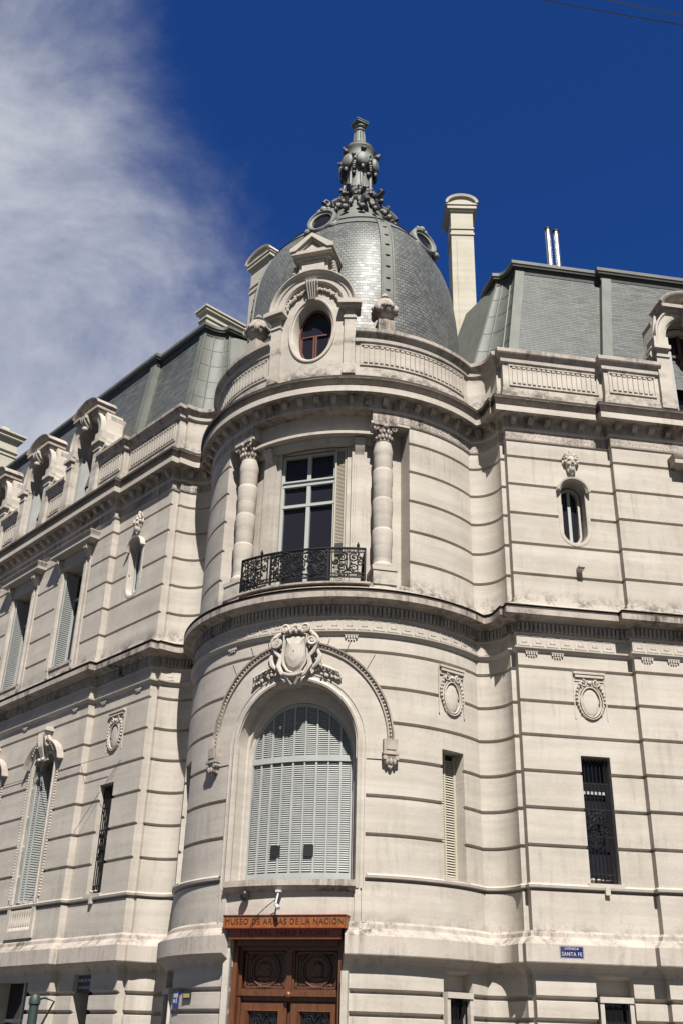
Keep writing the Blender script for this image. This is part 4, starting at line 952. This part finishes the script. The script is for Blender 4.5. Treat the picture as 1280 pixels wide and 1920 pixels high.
# cap, oculi and finial
cap = MB(); cap.grid([drow(r, z, e) for r, z, e in [(SLATE[-1][0], SLATE[-1][1], -.02), (SLATE[-1][0], SLATE[-1][1], .03), (2.16, 20.36, .03), (2.15, 20.38, .07), (2.06, 20.46, .07), (2.03, 20.47, 0), (1.82, 20.62, 0), (1.82, 20.65, .06), (1.72, 20.70, .06), (1.66, 20.71, 0), (1.46, 20.79, 0)]], closed_u=True)
cap.lathe((0, 0), [(1.55, 20.72), (1.44, 20.9), (1.24, 21.25), (1.03, 21.68), (.82, 22.2), (.70, 22.46), (.74, 22.50), (.76, 22.56), (.72, 22.62), (.60, 22.66), (.55, 22.72)], 40); cap.build('dome_cap', 'zinc', B)
for oa in (-25, 52, 140, -115):
    a = radians(oa); n = Vector((sin(a), -cos(a), 0)); t = Vector((cos(a), sin(a), 0)); up = Vector((0, 0, 1))
    c_pos = n.copy()
    if oa == 52: a = radians(40); n = Vector((sin(a), -cos(a), 0)); t = Vector((cos(a), sin(a), 0))
    nn = (n*.97+up*.24).normalized(); vv = (up*.97-n*.24).normalized(); c = c_pos*(2.36 if oa == 52 else 2.28)+up*(20.16 if oa == 52 else 20.26)
    mb = MB()
    def op_(u, v, e): return c+t*u+vv*v+nn*e
    rows = [[op_(ru*cos(q), ru*1.12*sin(q), e) for q in [2*pi*i/24 for i in range(24)]] for ru, e in ((.44, -.8), (.45, .02), (.44, .07), (.40, .11), (.36, .11), (.34, .07), (.29, .05), (.28, -.06))]
    mb.grid(rows, closed_u=True)
    for s_ in (-1, 1):
        mb.ball(op_(s_*.38, -.34, .0), .12, .12, .12, None, 8, 6); mb.ball(op_(s_*.42, -.22, -.02), .08, .08, .1, None, 7, 5)
        mb.ball(op_(s_*.14, .48, .04), .09, .09, .08, None, 7, 5)
    mb.ball(op_(0, .50, .06), .11, .1, .12, None, 8, 6)
    mb.build('round_window', 'zfin', B)
    gp = MB(); gp.f([gp.v(op_(.30*cos(q), .33*sin(q), .0)) for q in [2*pi*i/24 for i in range(24)]]); g2 = gp.build('window_pane', 'glass', B, normals=False)
fin = MB()
fin.lathe((0, 0), [(.62, 22.60), (.60, 22.74), (.50, 22.84), (.46, 22.92), (.50, 22.98), (.50, 23.04), (.42, 23.12), (.38, 23.3), (.36, 23.6), (.34, 23.9), (.36, 24.1), (.40, 24.5), (.42, 24.8), (.40, 24.98), (.44, 25.06), (.46, 25.14), (.42, 25.22), (.40, 25.28), (.42, 25.33), (.38, 25.38), (.27, 25.50), (.20, 25.64), (.165, 25.8), (.15, 26.02), (.135, 26.2), (.17, 26.23), (.17, 26.27), (.13, 26.30), (.15, 26.35), (.19, 26.40), (.17, 26.46)], 32)
for k in range(8):
    q = 2*pi*k/8+.2; d = Vector((sin(q), -cos(q), 0))
    fin.tube([d*.40+Vector((0, 0, 23.1)), d*.38+Vector((0, 0, 23.5)), d*.36+Vector((0, 0, 24.0))], .045, 6)
    fin.tube([d*.18+Vector((0, 0, 25.65)), d*.15+Vector((0, 0, 26.15))], .03, 5)
for k in range(6):
    q = AZ0+radians(30+60*k); d = Vector((sin(q), -cos(q), 0)); t = Vector((cos(q), sin(q), 0)); up = Vector((0, 0, 1))
    fin.ball(d*.44+up*24.46, .19, .11, .31, (t, d, up), 10, 8)          # smooth shields
fin = fin.build('finial', 'zfin', B)
r_ = random.Random(21)
for k in range(6):
    fo = MB()
    q = AZ0+radians(30+60*k); d = Vector((sin(q), -cos(q), 0)); t = Vector((cos(q), sin(q), 0)); up = Vector((0, 0, 1)); S = Flat(Vector((0, 0)), Vector((t.x, t.y)), Vector((d.x, d.y)))
    q2 = AZ0+radians(60*k); d2 = Vector((sin(q2), -cos(q2), 0))
    fo.ball(d*.50+up*24.86, .09, .09, .11, None, 7, 6); fo.ball(d*.56+up*24.93, .05, .05, .06, None, 6, 5)
    fo.ball(d*.46+up*24.10, .06, .06, .1, None, 6, 5)
    for m in range(5): fo.ball(d2*(.40+.03*sin(m))+up*(24.72-.2*m)+t*r_.uniform(-.04, .04), .06, .06, .08, None, 6, 5)
    for m in range(3): fo.ball(d2*.45+up*(24.2-.08*m), .07-.015*m, .07-.015*m, .06, None, 6, 5)
    # foot scrolls
    fo.tube([d*.36+up*23.45, d*.44+up*23.25, d*.50+up*23.05, d*.62+up*22.92, d*.70+up*22.98, d*.66+up*23.08], [.05, .06, .07, .07, .06, .04], 7)
    fo.tube([d2*.42+up*23.2, d2*.54+up*23.0, d2*.70+up*22.78, d2*.95+up*22.62, d2*1.06+up*22.72, d2*.98+up*22.84, d2*.88+up*22.78], [.05, .07, .08, .09, .08, .06, .05], 7)
    for m in range(6): fo.ball(d2*(.5+.1*m)+up*(22.95-.11*m)+t*r_.uniform(-.14, .14), .08, .08, .07, None, 6, 5)
    fo.tube([d*.62+up*22.70, d*.85+up*22.50, d*1.10+up*22.16, d*1.22+up*21.98], [.06, .08, .09, .07], 7); fo.build('foliage_ornament', 'lead_dark', fin)
for k in range(16):
    fo = MB(); q = 2*pi*k/16+.1; d = Vector((sin(q), -cos(q), 0)); t = Vector((cos(q), sin(q), 0)); up = Vector((0, 0, 1))
    for m in range(5): fo.ball(d*(1.16-.11*m)+up*(21.78+.17*m)+t*r_.uniform(-.07, .07), .10+r_.uniform(-.02, .04), .09, .09, None, 6, 5)
    fo.tube([d*.98+up*22.0, d*1.14+up*21.98, d*1.20+up*22.10, d*1.10+up*22.20], [.05, .06, .05, .03], 6)
    for m in range(3): fo.ball(d*(.50-.03*m)+up*(22.95+.14*m)+t*r_.uniform(-.04, .04), .075, .06, .09, None, 6, 5)
    fo.build('foliage_ornament', 'lead_dark', fin)
tp = MB(); Sx = Flat(Vector((0, 0)), Vector((cos(.5), sin(.5))), Vector((sin(.5), -cos(.5)))); tp.box(Sx, -.15, .15, 26.46, 26.53, -.15, .15); tp.box(Sx, -.20, .20, 26.53, 26.60, -.20, .20); tp.box(Sx, -.22, .22, 26.60, 26.63, -.22, .22); tp.build('top_block', 'zfin', fin)
for o_ in [fin]+list(fin.children):
    for v_ in o_.data.vertices:
        z_ = v_.co.z
        if z_ > 22.6:
            f_ = 1+.16*max(0, min(1, (z_-22.9)/.4))*max(0, min(1, (25.5-z_)/.3)); v_.co.x *= f_; v_.co.y *= f_; v_.co.z = 22.6+(z_-22.6)*.93
# ------------------------------------------------------------------ mansard roofs
def mansard(side):
    S_end = SR if side == 1 else SL; ZT = 19.0; OT = 2.35
    # sloping slate face: columns along s, rows up the slope
    def face(s0, s0t, s1, s1t, ob, ot, z0=15.0, zt=ZT, name='slate_slope', m='slate'):
        mb = MB(); rows = []; uvs = []; n = 10
        for i in range(n+1):
            k = i/n; off = ob+(ot-ob)*k-.10*sin(pi*k)*0; z = z0+(zt-z0)*k
            rows.append([Vector((*so(side, a+(b-a)*k, off), z)) for a, b in ((s0, s0t), (s1, s1t))]); uvs.append([(s0+(s0t-s0)*k, k*4.6), (s1+(s1t-s1)*k, k*4.6)])
        mb.grid(rows, uvs=uvs); return mb.build(name, m, B, smooth=0)
    face(3.40, 4.10, 5.80, 6.45, 3.15, OT); face(5.80, 6.45, S_end, S_end, 3.31, OT+.16)
    # hip band, step band
    def strip(q0, q1, w, name='zinc_flashing', th=.035):
        mb = MB(); (s0, o0, z0), (s1, o1, z1) = q0, q1
        A = [Vector((*so(side, s0+x, o0+y), z0)) for x, y in ((0, 0), (w, 0), (w, th*1.5), (0, th*1.5))]; B_ = [Vector((*so(side, s1+x, o1+y), z1)) for x, y in ((0, 0), (w, 0), (w, th*1.5), (0, th*1.5))]
        vr = mb.grid([A, B_], closed_u=True); mb.f(vr[0]); mb.f(vr[1]); return mb.build(name, 'zinc', B, smooth=0)
    strip((3.32, 3.15, 15.0), (4.02, OT, ZT), .25); strip((5.78, 3.31, 15.0), (6.43, OT+.16, ZT), .27, th=.03)
    mb = MB(); q = [so(side, *o) for o in ((5.79, 3.1), (5.79, 3.32), (6.44, OT+.17), (6.44, OT-.2))]; z_ = [15, 15, ZT, ZT]; mb.f([mb.v(Vector((*a, z))) for a, z in zip(q, z_)]); mb.build('step_cheek', 'zinc', B, smooth=0)
    # curved zinc end towards the tower: lofted from the cove below to a smaller curve at the ridge
    def lo(i, n=10):
        t = pi/2*i/n; return (2.55+.80*sin(t), 3.15-.85*cos(t))
    def hi(i, n=10):
        t = pi/2*i/n; return (3.68+.36*sin(t), OT-.62*cos(t))
    rows = []; nv = 12
    for j in range(nv+1):
        k = j/nv; kk = k
        rows.append([Vector((*so(side, lo(i)[0]+(hi(i)[0]-lo(i)[0])*kk, lo(i)[1]+(hi(i)[1]-lo(i)[1])*kk), 15.0+(ZT-15)*k)) for i in range(11)])
    mb = MB(); mb.grid(rows); zc = mb.build('curved_zinc_roof', 'zinc', B)
    sm = MB()
    for i in (0, 3, 7, 10): sm.tube([r[i] for r in rows], .028, 5)
    for j in (2, 4, 6, 8, 10): sm.tube(rows[j], .009, 4)
    sm.build('seam', 'zinc', zc)
    # far cheek of the curved part
    mb = MB(); rows2 = [[Vector((*so(side, *(a+(b-a)*k for a, b in ((2.55, 3.68), (2.30, OT-.62)))), 15+(ZT-15)*k)), Vector((*so(side, *(a+(b-a)*k for a, b in ((1.9, 3.2), (.6, .3)))), 15+(ZT-15)*k))] for k in [i/6 for i in range(7)]]
    mb.grid(rows2); mb.build('roof_cheek', 'zinc', B)
    # ridge cornice
    rp = [so(side, 3.62, .9)] + [so(side, *hi(i)) for i in range(11)] + [so(side, 6.43, OT), so(side, 6.43, OT+.16), so(side, S_end, OT+.16)]
    if side == -1: rp = rp[::-1]
    mb = MB(); sweep(mb, rp, [(-.05, ZT-.10), (.03, ZT-.08), (.05, ZT+.08), (.12, ZT+.10), (.14, ZT+.16), (.16, ZT+.17), (.16, ZT+.27), (.12, ZT+.28), (-.30, ZT+.30)], mi=[1, 1, 1, 0, 0, 0, 0, 0]); mb.build('ridge_cornice', ['zinc', 'lead_dark'], B)
    # flat top
    mb = MB(); mb.f([mb.v(Vector((*so(side, a, b), ZT+.25))) for a, b in ((4.3, 2.1), (S_end, 2.2), (S_end, -5), (5.0, -5))]); mb.build('roof_top', 'lead_dark', B, smooth=0)
mansard(1); mansard(-1)
# ------------------------------------------------------------------ wing dormers
def dormer(side, c):
    S = Wing(side, c, 3.64); hw = .62
    mb = MB(); ln = archline(hw, 14.12, 16.35, hw, 18, 4); outer = archline(hw+.30, 14.12, 16.35, hw+.28, 18, 4)
    mb.band(S, ln, outer, -.55, .02); mb.mould(S, archline(hw+.04, 15.95, 16.35, hw+.04, 18, 1), [(0, .02), (0, .06), (.07, .09), (.20, .09), (.24, .13), (.28, .13), (.28, .0)], flip=1)
    mb.mould(S, archline(hw-.1, 14.12, 16.30, hw-.1, 18, 4), [(0, -.58), (0, -.40), (.10, -.36)], flip=1)
    # barrel back to the roof
    mb.band(S, [(u*.99, z) for u, z in outer], [(u*.97, z-.02) for u, z in outer], -2.0, -.5)
    d = mb.build('dormer', 'stone', B)
    for s_ in (-1, 1):
        pl = MB(); k = s_*(hw+.20); pl.box(S, k-.17, k+.17, 14.36, 15.62, .0, .10); pl.box(S, k-.20, k+.20, 14.08, 14.36, .0, .14); pl.box(S, k-.18, k+.18, 15.62, 15.67, 0, .13); pl.box(S, k-.15, k+.15, 15.67, 15.84, 0, .11); pl.box(S, k-.24, k+.20, 15.84, 15.95, -.3, .2) if s_ < 0 else pl.box(S, k-.20, k+.24, 15.84, 15.95, -.3, .2)
        pl.box(S, k-.19, k+.19, 16.0, 16.25, -.3, .12)
        # side scroll
        pts = [(s_*(hw+.20), 17.05), (s_*(hw+.24), 16.85), (s_*(hw+.30), 16.5), (s_*(hw+.34), 16.2), (s_*(hw+.42), 16.0), (s_*(hw+.42), 15.55), (s_*(hw+.10), 15.55), (s_*(hw+.1), 17.0)]
        pl.poly(S, pts, -.62, -.06); pl.tube([S.p(s_*(hw+.36), 15.76, -.66), S.p(s_*(hw+.36), 15.76, -.0)], .13, 12)
        pl.build('dormer_pilaster', 'stone', d)
    hd = MB(); W_ = hw+.12; top = arc(0, 17.12, W_, .50, 18, 162, 14)
    hd.mould(S, top, [(-.10, -.40), (-.10, .12), (-.04, .22), (.02, .26), (.06, .28), (.09, .28), (.10, -.40)], flip=-1)
    hd.box(S, -W_*.98, W_*.98, 17.16, 17.26, -.38, .24); hd.box(S, -W_*.90, W_*.90, 17.06, 17.16, -.34, .16); hd.poly(S, [(-W_*.85, 17.25)]+[(-u, z-.06) for u, z in arc(0, 17.12, W_*.93, .46, 22, 158, 10)]+[(W_*.85, 17.25)], -.38, .04)
    hd.build('dormer_hood', 'weathered_shade', d)
    ks = MB(); volute_block(ks, S, 0, .28, 16.72, 17.12, .04, .34)
    for k in (-.09, 0, .09): ks.utube(S, [(k, 17.05, .33), (k, 16.9, .28), (k*.7, 16.74, .12)], .03, 5)
    ks.uball(S, 0, 16.68, .18, .09, .09, .1); ks.build('keystone', 'stone', d)
    for s_ in (-1, 1): zc = MB(); zc.box(S, s_*(hw+.02), s_*(hw+.25), 15.2, 16.95, -1.7, -.2); zc.build('dormer_cheek', 'weathered_shade', d)
    wd = MB(); wd.poly(S, archline(hw, 14.12, 16.35, hw, 12, 1), -.62, -.56); wd = wd.build('window', 'glass', B)
    fr = MB(); fr.box(S, -.04, .04, 14.12, 16.9, -.56, -.49); fr.box(S, -hw, hw, 16.1, 16.18, -.56, -.49); fr.build('frame', 'redwood' if side == 1 else 'frame', wd)
    sh = MB()
    for s_ in (-1, 1): sh.box(S, s_*(hw-.02), s_*(hw-.16), 14.15, 16.0, -.50, -.12)
    sh.build('folded_shutter', 'shutter', wd)
for side in (1, -1):
    for c in CD[side]: dormer(side, c)
# ------------------------------------------------------------------ chimneys
def chimney(side, s0, off0, w, d, z0, z1, rot=0.0, plain=False):
    dd, nn_ = DN[side]; t = (dd*side); n = nn_
    t2 = t*cos(rot)+n*sin(rot); n2 = n*cos(rot)-t*sin(rot); S = Flat(so(side, s0, off0), t2, n2)
    mb = MB(); h = w/2
    mb.box(S, -h, h, z0, z1-.55, -d, 0); mb.box(S, -h+.16, h-.16, z0+1.5, z1-1.75, -.005, .02); mb.box(S, -h-.03, h+.03, z1-1.55, z1-1.48, -d-.03, .03); mb.box(S, -h-.02, h+.02, z1-1.32, z1-1.26, -d-.03, .03)
    mb.box(S, -h-.05, h+.05, z1-.62, z1-.55, -d-.05, .05)
    mb.box(S, -h-.11, h+.11, z1-.55, z1-.42, -d-.10, .10); mb.box(S, -h-.14, h+.14, z1-.42, z1-.36, -d-.13, .13)
    top = arc(0, z1-.36, h+.12, .30, 0, 180, 12); mb.poly(S, top, -d-.1, .08)
    mb.mould(S, top, [(-.03, -d-.16), (-.03, .15), (.05, .17), (.06, -d-.16)], flip=-1)
    return mb.build('chimney', ['chim'], B)
chimney(1, 3.24, .1, .68, .9, 16.5, 23.72, .16); chimney(-1, 3.75, .75, .95, 1.5, 16.5, 23.0)
mb = MB(); S = Wing(-1, 5.25, 1.75); mb.box(S, -.20, .20, 18, 20.72, -1.7, 0); mb.box(S, -.24, .24, 20.46, 20.51, -1.75, .05); mb.box(S, -.28, .28, 20.72, 20.82, -1.8, .10); mb.box(S, -.32, .32, 20.82, 20.88, -1.84, .14); mb.poly(S, arc(0, 20.88, .24, .12, 0, 180, 10), -1.7, .05); mb.build('chimney', 'chim', B)
mb = MB(); S = Wing(-1, 20.1, 2.7); mb.box(S, -.42, .42, 17, 22.35, -1.6, 0); mb.box(S, -.48, .48, 21.75, 21.83, -1.68, .06); mb.box(S, -.46, .46, 21.55, 21.62, -1.66, .05); mb.box(S, -.58, .58, 22.35, 22.52, -1.78, .18); mb.box(S, -.66, .66, 22.52, 22.6, -1.86, .26)
mb.taper(S, (-.3, .3, -1.3, -.8, 22.6), (-.2, .2, -1.2, -.9, 22.95)); mb.taper(S, (-.3, .3, -.6, -.1, 22.6), (-.2, .2, -.5, -.2, 22.95)); mb.uball(S, 0, 22.7, -1.5, .12, .15, .1); mb.build('chimney', 'chim', B)
for k in range(2):
    p = so(1, 6.12+.27*k, -.2); fl = MB(); fl.lathe((p.x, p.y), [(.0, 19), (.085, 19), (.085, 23.05-.05*k), (.10, 23.06-.05*k), (.10, 23.1-.05*k), (0, 23.1-.05*k)], 14); f_ = fl.build('flue_pipe', 'steel', B)
    fc = MB(); fc.lathe((p.x, p.y), [(0, 23.1-.05*k), (.11, 23.1-.05*k), (.12, 23.18-.05*k), (0, 23.24-.05*k)], 14); fc.build('flue_cap', 'black', f_)
# ------------------------------------------------------------------ entrance
S = TFlat(0, 0)
def text(body, size, S, u, z, e, m, name, parent, sx=1.0, th=.004, align='CENTER'):
    cu = bpy.data.curves.new(name, 'FONT'); cu.body = body; cu.size = size; cu.extrude = th; cu.align_x = align; cu.align_y = 'CENTER'; cu.resolution_u = 3; cu.space_character = 1.15
    o = bpy.data.objects.new(name, cu); C.objects.link(o); dg = bpy.context.evaluated_depsgraph_get(); dg.update()
    me = bpy.data.meshes.new_from_object(o.evaluated_get(dg)); bpy.data.objects.remove(o); bpy.data.curves.remove(cu)
    t = S.p(1, 0, 0)-S.p(0, 0, 0); n = S.p(0, 0, 1)-S.p(0, 0, 0); c = S.p(u, z, e)
    for v in me.vertices: v.co = c + t*v.co.x*sx + Vector((0, 0, 1))*v.co.y + n*v.co.z
    me.materials.clear(); me.materials.append(M[m]); o = bpy.data.objects.new(name, me); C.objects.link(o); o.parent = parent; return o
D = MB(); YD = 3.10
D.box(S, -1.08, 1.08, -1.7, 1.78, YD-.2, YD-.05); D = D.build('door', 'wood_dark', B)
mb = MB()
for s_ in (-1, 1): mb.box(S, s_*1.08, s_*.98, -1.7, 1.72, YD-.06, YD+.24); mb.box(S, s_*.98, s_*.93, -1.7, 1.70, YD-.06, YD+.10)
mb.box(S, -.98, .98, 1.62, 1.74, YD-.06, YD+.28); mb.box(S, -.98, .98, 1.55, 1.62, YD-.06, YD+.14)
mb.box(S, -.98, .98, .78, .86, YD-.06, YD+.12); mb.box(S, -.98, .98, .86, .90, YD-.06, YD+.07); mb.box(S, -.98, .98, .70, .78, YD-.06, YD+.05)
mb.box(S, -.09, .09, .86, 1.58, YD-.06, YD+.06); mb.box(S, -.05, .05, .80, 1.60, YD, YD+.10); mb.uball(S, 0, .80, YD+.12, .07, .07, .05); mb.uball(S, 0, 1.56, YD+.10, .09, .05, .05)
mb.build('door_frame', 'wood', D)
for s_ in (-1, 1):
    c = s_*.50; mb = MB(); mb.box(S, c-.38, c+.38, .93, 1.53, YD-.05, YD-.01)
    for a, b, cc_, dd_ in ((c-.40, c+.40, 1.50, 1.54), (c-.40, c+.40, .91, .95), (c-.40, c-.36, .91, 1.54), (c+.36, c+.40, .91, 1.54)): mb.box(S, a, b, cc_, dd_, YD-.03, YD+.03)
    So = TFlat(0, 0); So = Flat(So.o+So.t*c, So.t, So.n)
    for rr_, th in ((.275, .028), (.235, .014)): mb.utube(So, [(u, z, YD+.01) for u, z in oval(1.225, rr_, rr_*1.02, 28)], th, 7, closed=True)
    # corner leafage
    for qa in (-1, 1):
        for qb in (-1, 1):
            spiral(So, qa*.29, 1.225+qb*.21, YD, .07, 1.3, qa*qb, .014, mb, 90, 12)
            for k in range(5): mb.uball(So, qa*(.33-.05*k), 1.225+qb*(.27-.02*(4-k)*.5), YD, .028, .02, .02, 6, 4)
    for k in range(5): mb.uball(So, -.12+.06*k, .93, YD+.04, .03, .025, .02, 6, 4)
    pn = mb.build('carved_panel', 'wood_dark', D)
    # relief profile of a head facing the middle
    hd = MB(); f = -s_; prof = [(-.02, .15), (.05, .145), (.09, .11), (.10, .07), (.105, .05), (.14, .005), (.115, -.01), (.12, -.03), (.11, -.05), (.115, -.065), (.10, -.10), (.05, -.11), (.04, -.17), (-.08, -.17), (-.09, -.08), (-.12, -.02), (-.125, .06), (-.09, .12)]
    prof = [(x*f, 1.225+z) for x, z in prof]; hd.poly(So, prof, YD-.02, YD+.025); hd.uball(So, -.02*f, 1.28, YD+.02, .10, .095, .035, 12, 8); hd.uball(So, .05*f, 1.19, YD+.02, .05, .07, .03, 8, 6); hd.uball(So, -.03*f, 1.08, YD+.01, .14, .05, .03, 10, 6); hd.build('relief_head', 'wood', pn)
    lf = MB(); lf.box(S, c-.46, c-.33, -1.6, .68, YD-.05, YD+.04); lf.box(S, c+.33, c+.46, -1.6, .68, YD-.05, YD+.04); lf.box(S, c-.33, c+.33, .55, .68, YD-.05, YD+.04); lf.box(S, c-.33, c+.33, -1.6, -.9, YD-.05, YD+.02); lf.mould(So, [(-.33, -.88), (-.33, .55), (.33, .55), (.33, -.88)], [(0, YD+.04), (-.03, YD+.06), (-.06, YD+.0)], closed=True, flip=1); lf = lf.build('door_leaf', 'wood', D)
    gp = MB(); gp.box(S, c-.33, c+.33, -.9, .55, YD-.05, YD-.02); gp.build('pane', 'glass', lf)
    ir = MB()
    for k in range(5): u = -.24+.12*k; ir.utube(So, [(u, -.88, YD+.01), (u, .5, YD+.01)], .009, 5)
    for qa in (-1, 1): spiral(So, qa*.12, .36, YD+.02, .12, 1.7, qa, .012, ir, 90, 18); spiral(So, qa*.14, .12, YD+.02, .10, 1.7, -qa, .012, ir, 90, 18)
    ir.build('iron_grille', 'iron', lf)
# name boards
NB = MB(); NB.box(S, -1.19, 1.19, 1.915, 2.115, 3.40, 3.66); NB = NB.build('name_board', 'wood_gold', B)
nb2 = MB(); nb2.box(S, -1.20, 1.20, 1.895, 1.915, 3.40, 3.685); nb2.box(S, -1.20, 1.20, 2.115, 2.13, 3.40, 3.68); nb2.build('board_edge', 'wood_red', NB)
text('MUSEO DE ARMAS DE LA NACIÓN', .15, S, 0, 2.012, 3.664, 'letter', 'lettering', NB, .88)
N2 = MB(); N2.box(S, -1.09, 1.09, 1.735, 1.895, 3.38, 3.58); N2 = N2.build('name_board', 'wood_red', B)
nb2 = MB(); nb2.box(S, -1.09, 1.09, 1.715, 1.735, 3.38, 3.60); nb2.build('board_edge', 'wood', N2)
text('TTE. GRAL. PABLO RICCHERI', .12, S, 0, 1.813, 3.584, 'letter', 'lettering', N2, 1.0)
for s_ in (-1, 1):                               # stone jambs beside the door
    mb = MB(); mb.box(S, s_*1.08, s_*1.20, -1.7, 1.20 if s_ > 0 else 1.72, 3.30, 3.50); mb.build('door_jamb', 'stone', B)
# ------------------------------------------------------------------ things fixed to or near the walls
def thing(o, label, cat, group=None): o.parent = None; return tag(o, label, cat, group)
S = Wing(1, 3.77, 3.46+.22)
mb = MB(); mb.box(S, -.235, .235, 1.545, 1.765, 0, .015); ss = thing(mb.build('street_sign', 'blue'), 'small blue enamel street name plate with white lettering on the right wing', 'street sign')
text('AVENIDA', .06, S, 0, 1.715, .018, 'white', 'lettering', ss); text('SANTA FE', .094, S, 0, 1.62, .018, 'white', 'lettering', ss, .85)
bd = MB()
for a, b, c_, d_ in ((-.228, .228, 1.753, 1.759), (-.228, .228, 1.551, 1.557), (-.228, -.222, 1.557, 1.753), (.222, .228, 1.557, 1.753)): bd.box(S, a, b, c_, d_, .012, .018)
bd.build('border', 'white', ss, smooth=0)
def tplaque(x, y, r=3.63):                      # relative azimuth where a pixel's ray meets the tower wall
    d = F*1950.2 + rr*(x-640) - uu*(y-960); a = d.x**2+d.y**2; b = -24*d.y; cc_ = 24*24-r*r; t = (-b-sqrt(b*b-a*cc_))/a
    q = Vector((0, -24, 0))+d*t; return math.degrees(math.atan2(q.x, -q.y)-AZ0), q.z
a_, z_ = -43.2, .72
S = TFlat(a_, R0+.015); mb = MB(); mb.box(S, -.13, .13, z_-.16, z_+.14, 0, .02); bp = thing(mb.build('wall_plaque', 'blue'), 'blue and white information plaque on the tower left of the door', 'plaque')
q = MB(); q.box(S, -.10, .10, z_+.03, z_+.10, .018, .024); q.box(S, -.11, -.02, z_-.06, z_+.0, .018, .024); q.box(S, .03, .06, z_-.07, z_+.02, .018, .024); q.build('white_markings', 'white', bp, smooth=0)
a_ = -36.0; S = TFlat(a_, R0+.015); mb = MB(); mb.box(S, -.15, .15, z_-.01, z_+.12, 0, .02); yp = thing(mb.build('wall_plaque', 'black'), 'small yellow and black plate on the tower between the blue plaque and the door', 'plaque')
q = MB(); q.box(S, -.11, .11, z_+.02, z_+.09, .018, .026); q.build('yellow_face', 'yellow', yp, smooth=0)
# sign panel in the left ground floor opening
S = Wing(-1, CS[-1], 3.46); mb = MB(); mb.box(S, -.34, .34, .90, 1.24, -.14, -.11); sp = thing(mb.build('door_sign', 'lead_dark'), 'dark sign panel with pale lettering above the side doorway on the left wing', 'sign')
text('MUSEO DE ARMAS', .085, S, 0, 1.14, -.102, 'white', 'lettering', sp, .85); text('DE LA NACIÓN', .085, S, 0, 1.00, -.102, 'white', 'lettering', sp, .85)
# black dome camera and white spotlight arm under the big window
mb = MB(); p = T.p(-.80, 0, .10); mb.lathe((p.x, p.y), [(0, 2.56), (.05, 2.55), (.06, 2.52), (.085, 2.50), (.085, 2.44), (.06, 2.40), (0, 2.38)], 14); thing(mb.build('security_camera', 'black'), 'black dome security camera hanging under the sill of the big arched window', 'camera')
mb = MB(); mb.tube([T.p(-.10, 2.54, .10), T.p(-.12, 2.34, .16), T.p(-.10, 2.30, .22)], .018, 6); mb.tube([T.p(-.13, 2.30, .16), T.p(-.03, 2.22, .26)], .035, 8); mb.box(T, -.15, -.05, 2.52, 2.56, .04, .14); thing(mb.build('spotlight', 'white'), 'small white spotlight on a bent arm under the arched window sill', 'light')
mb = MB(); mb.tube([T.p(-.12, 2.40, .15), T.p(-.36, 2.24, .11), T.p(-.50, 2.10, .14), T.p(-.60, 1.93, .15), T.p(-.66, 1.72, .05)], .008, 5); thing(mb.build('loose_cable', 'black'), 'thin loose cable drooping from the spotlight over the name boards', 'cable')
# wires in front of the left wing and the drain wire at its cove
def wireto(p0, p1, sag, r, label, n=18):
    mb = MB(); pts = [p0.lerp(p1, i/n)-Vector((0, 0, sag*4*(i/n)*(1-i/n))) for i in range(n+1)]; mb.tube(pts, r, 5); return thing(mb.build('overhead_wire', 'black'), label, 'wire', 'wires crossing in front of the building')
S1 = Wing(-1, 0, 3.64)
wireto(S1.p(-24, 6.42, .10), S1.p(-4.3, 6.02, .0), .05, .007, 'thin wire running level along the left wing below the middle cornice')
wireto(S1.p(-7.3, 2.9, .02), S1.p(-4.05, 5.9, -.16), .0, .006, 'thin wire running diagonally up the left wing beside the slit window')
def at(x, y, dist): return Vector((0, -24, 0)) + (F*1950.2 + rr*(x-640) - uu*(y-960)).normalized()*dist
wireto(at(880, -30, 14), at(1500, 80, 10), .05, .006, 'upper dark wire crossing the sky at the top right corner')
wireto(at(980, -40, 15), at(1460, 62, 10), .05, .006, 'second dark wire crossing the sky close under the upper one')
# green post at the pavement's edge
p = at(62, 1900, 12.5); mb = MB(); mb.lathe((p.x, p.y), [(0, -1.75), (.10, -1.75), (.10, -1.2), (.055, -1.0), (.05, .30), (.062, .31), (.062, .36), (.04, .40), (0, .40)], 12)
lp = mb.build('street_post', 'green'); mb2 = MB(); mb2.tube([Vector((p.x, p.y, .34)), Vector((p.x+.10, p.y, .37)), Vector((p.x+.2, p.y+.02, .34)), Vector((p.x+.12, p.y, .15)), Vector((p.x+.04, p.y, .0))], .011, 5)
thing(lp, 'dark green metal street post with a wire loop at the pavement edge', 'post'); mb2.build('wire_loop', 'black', lp)
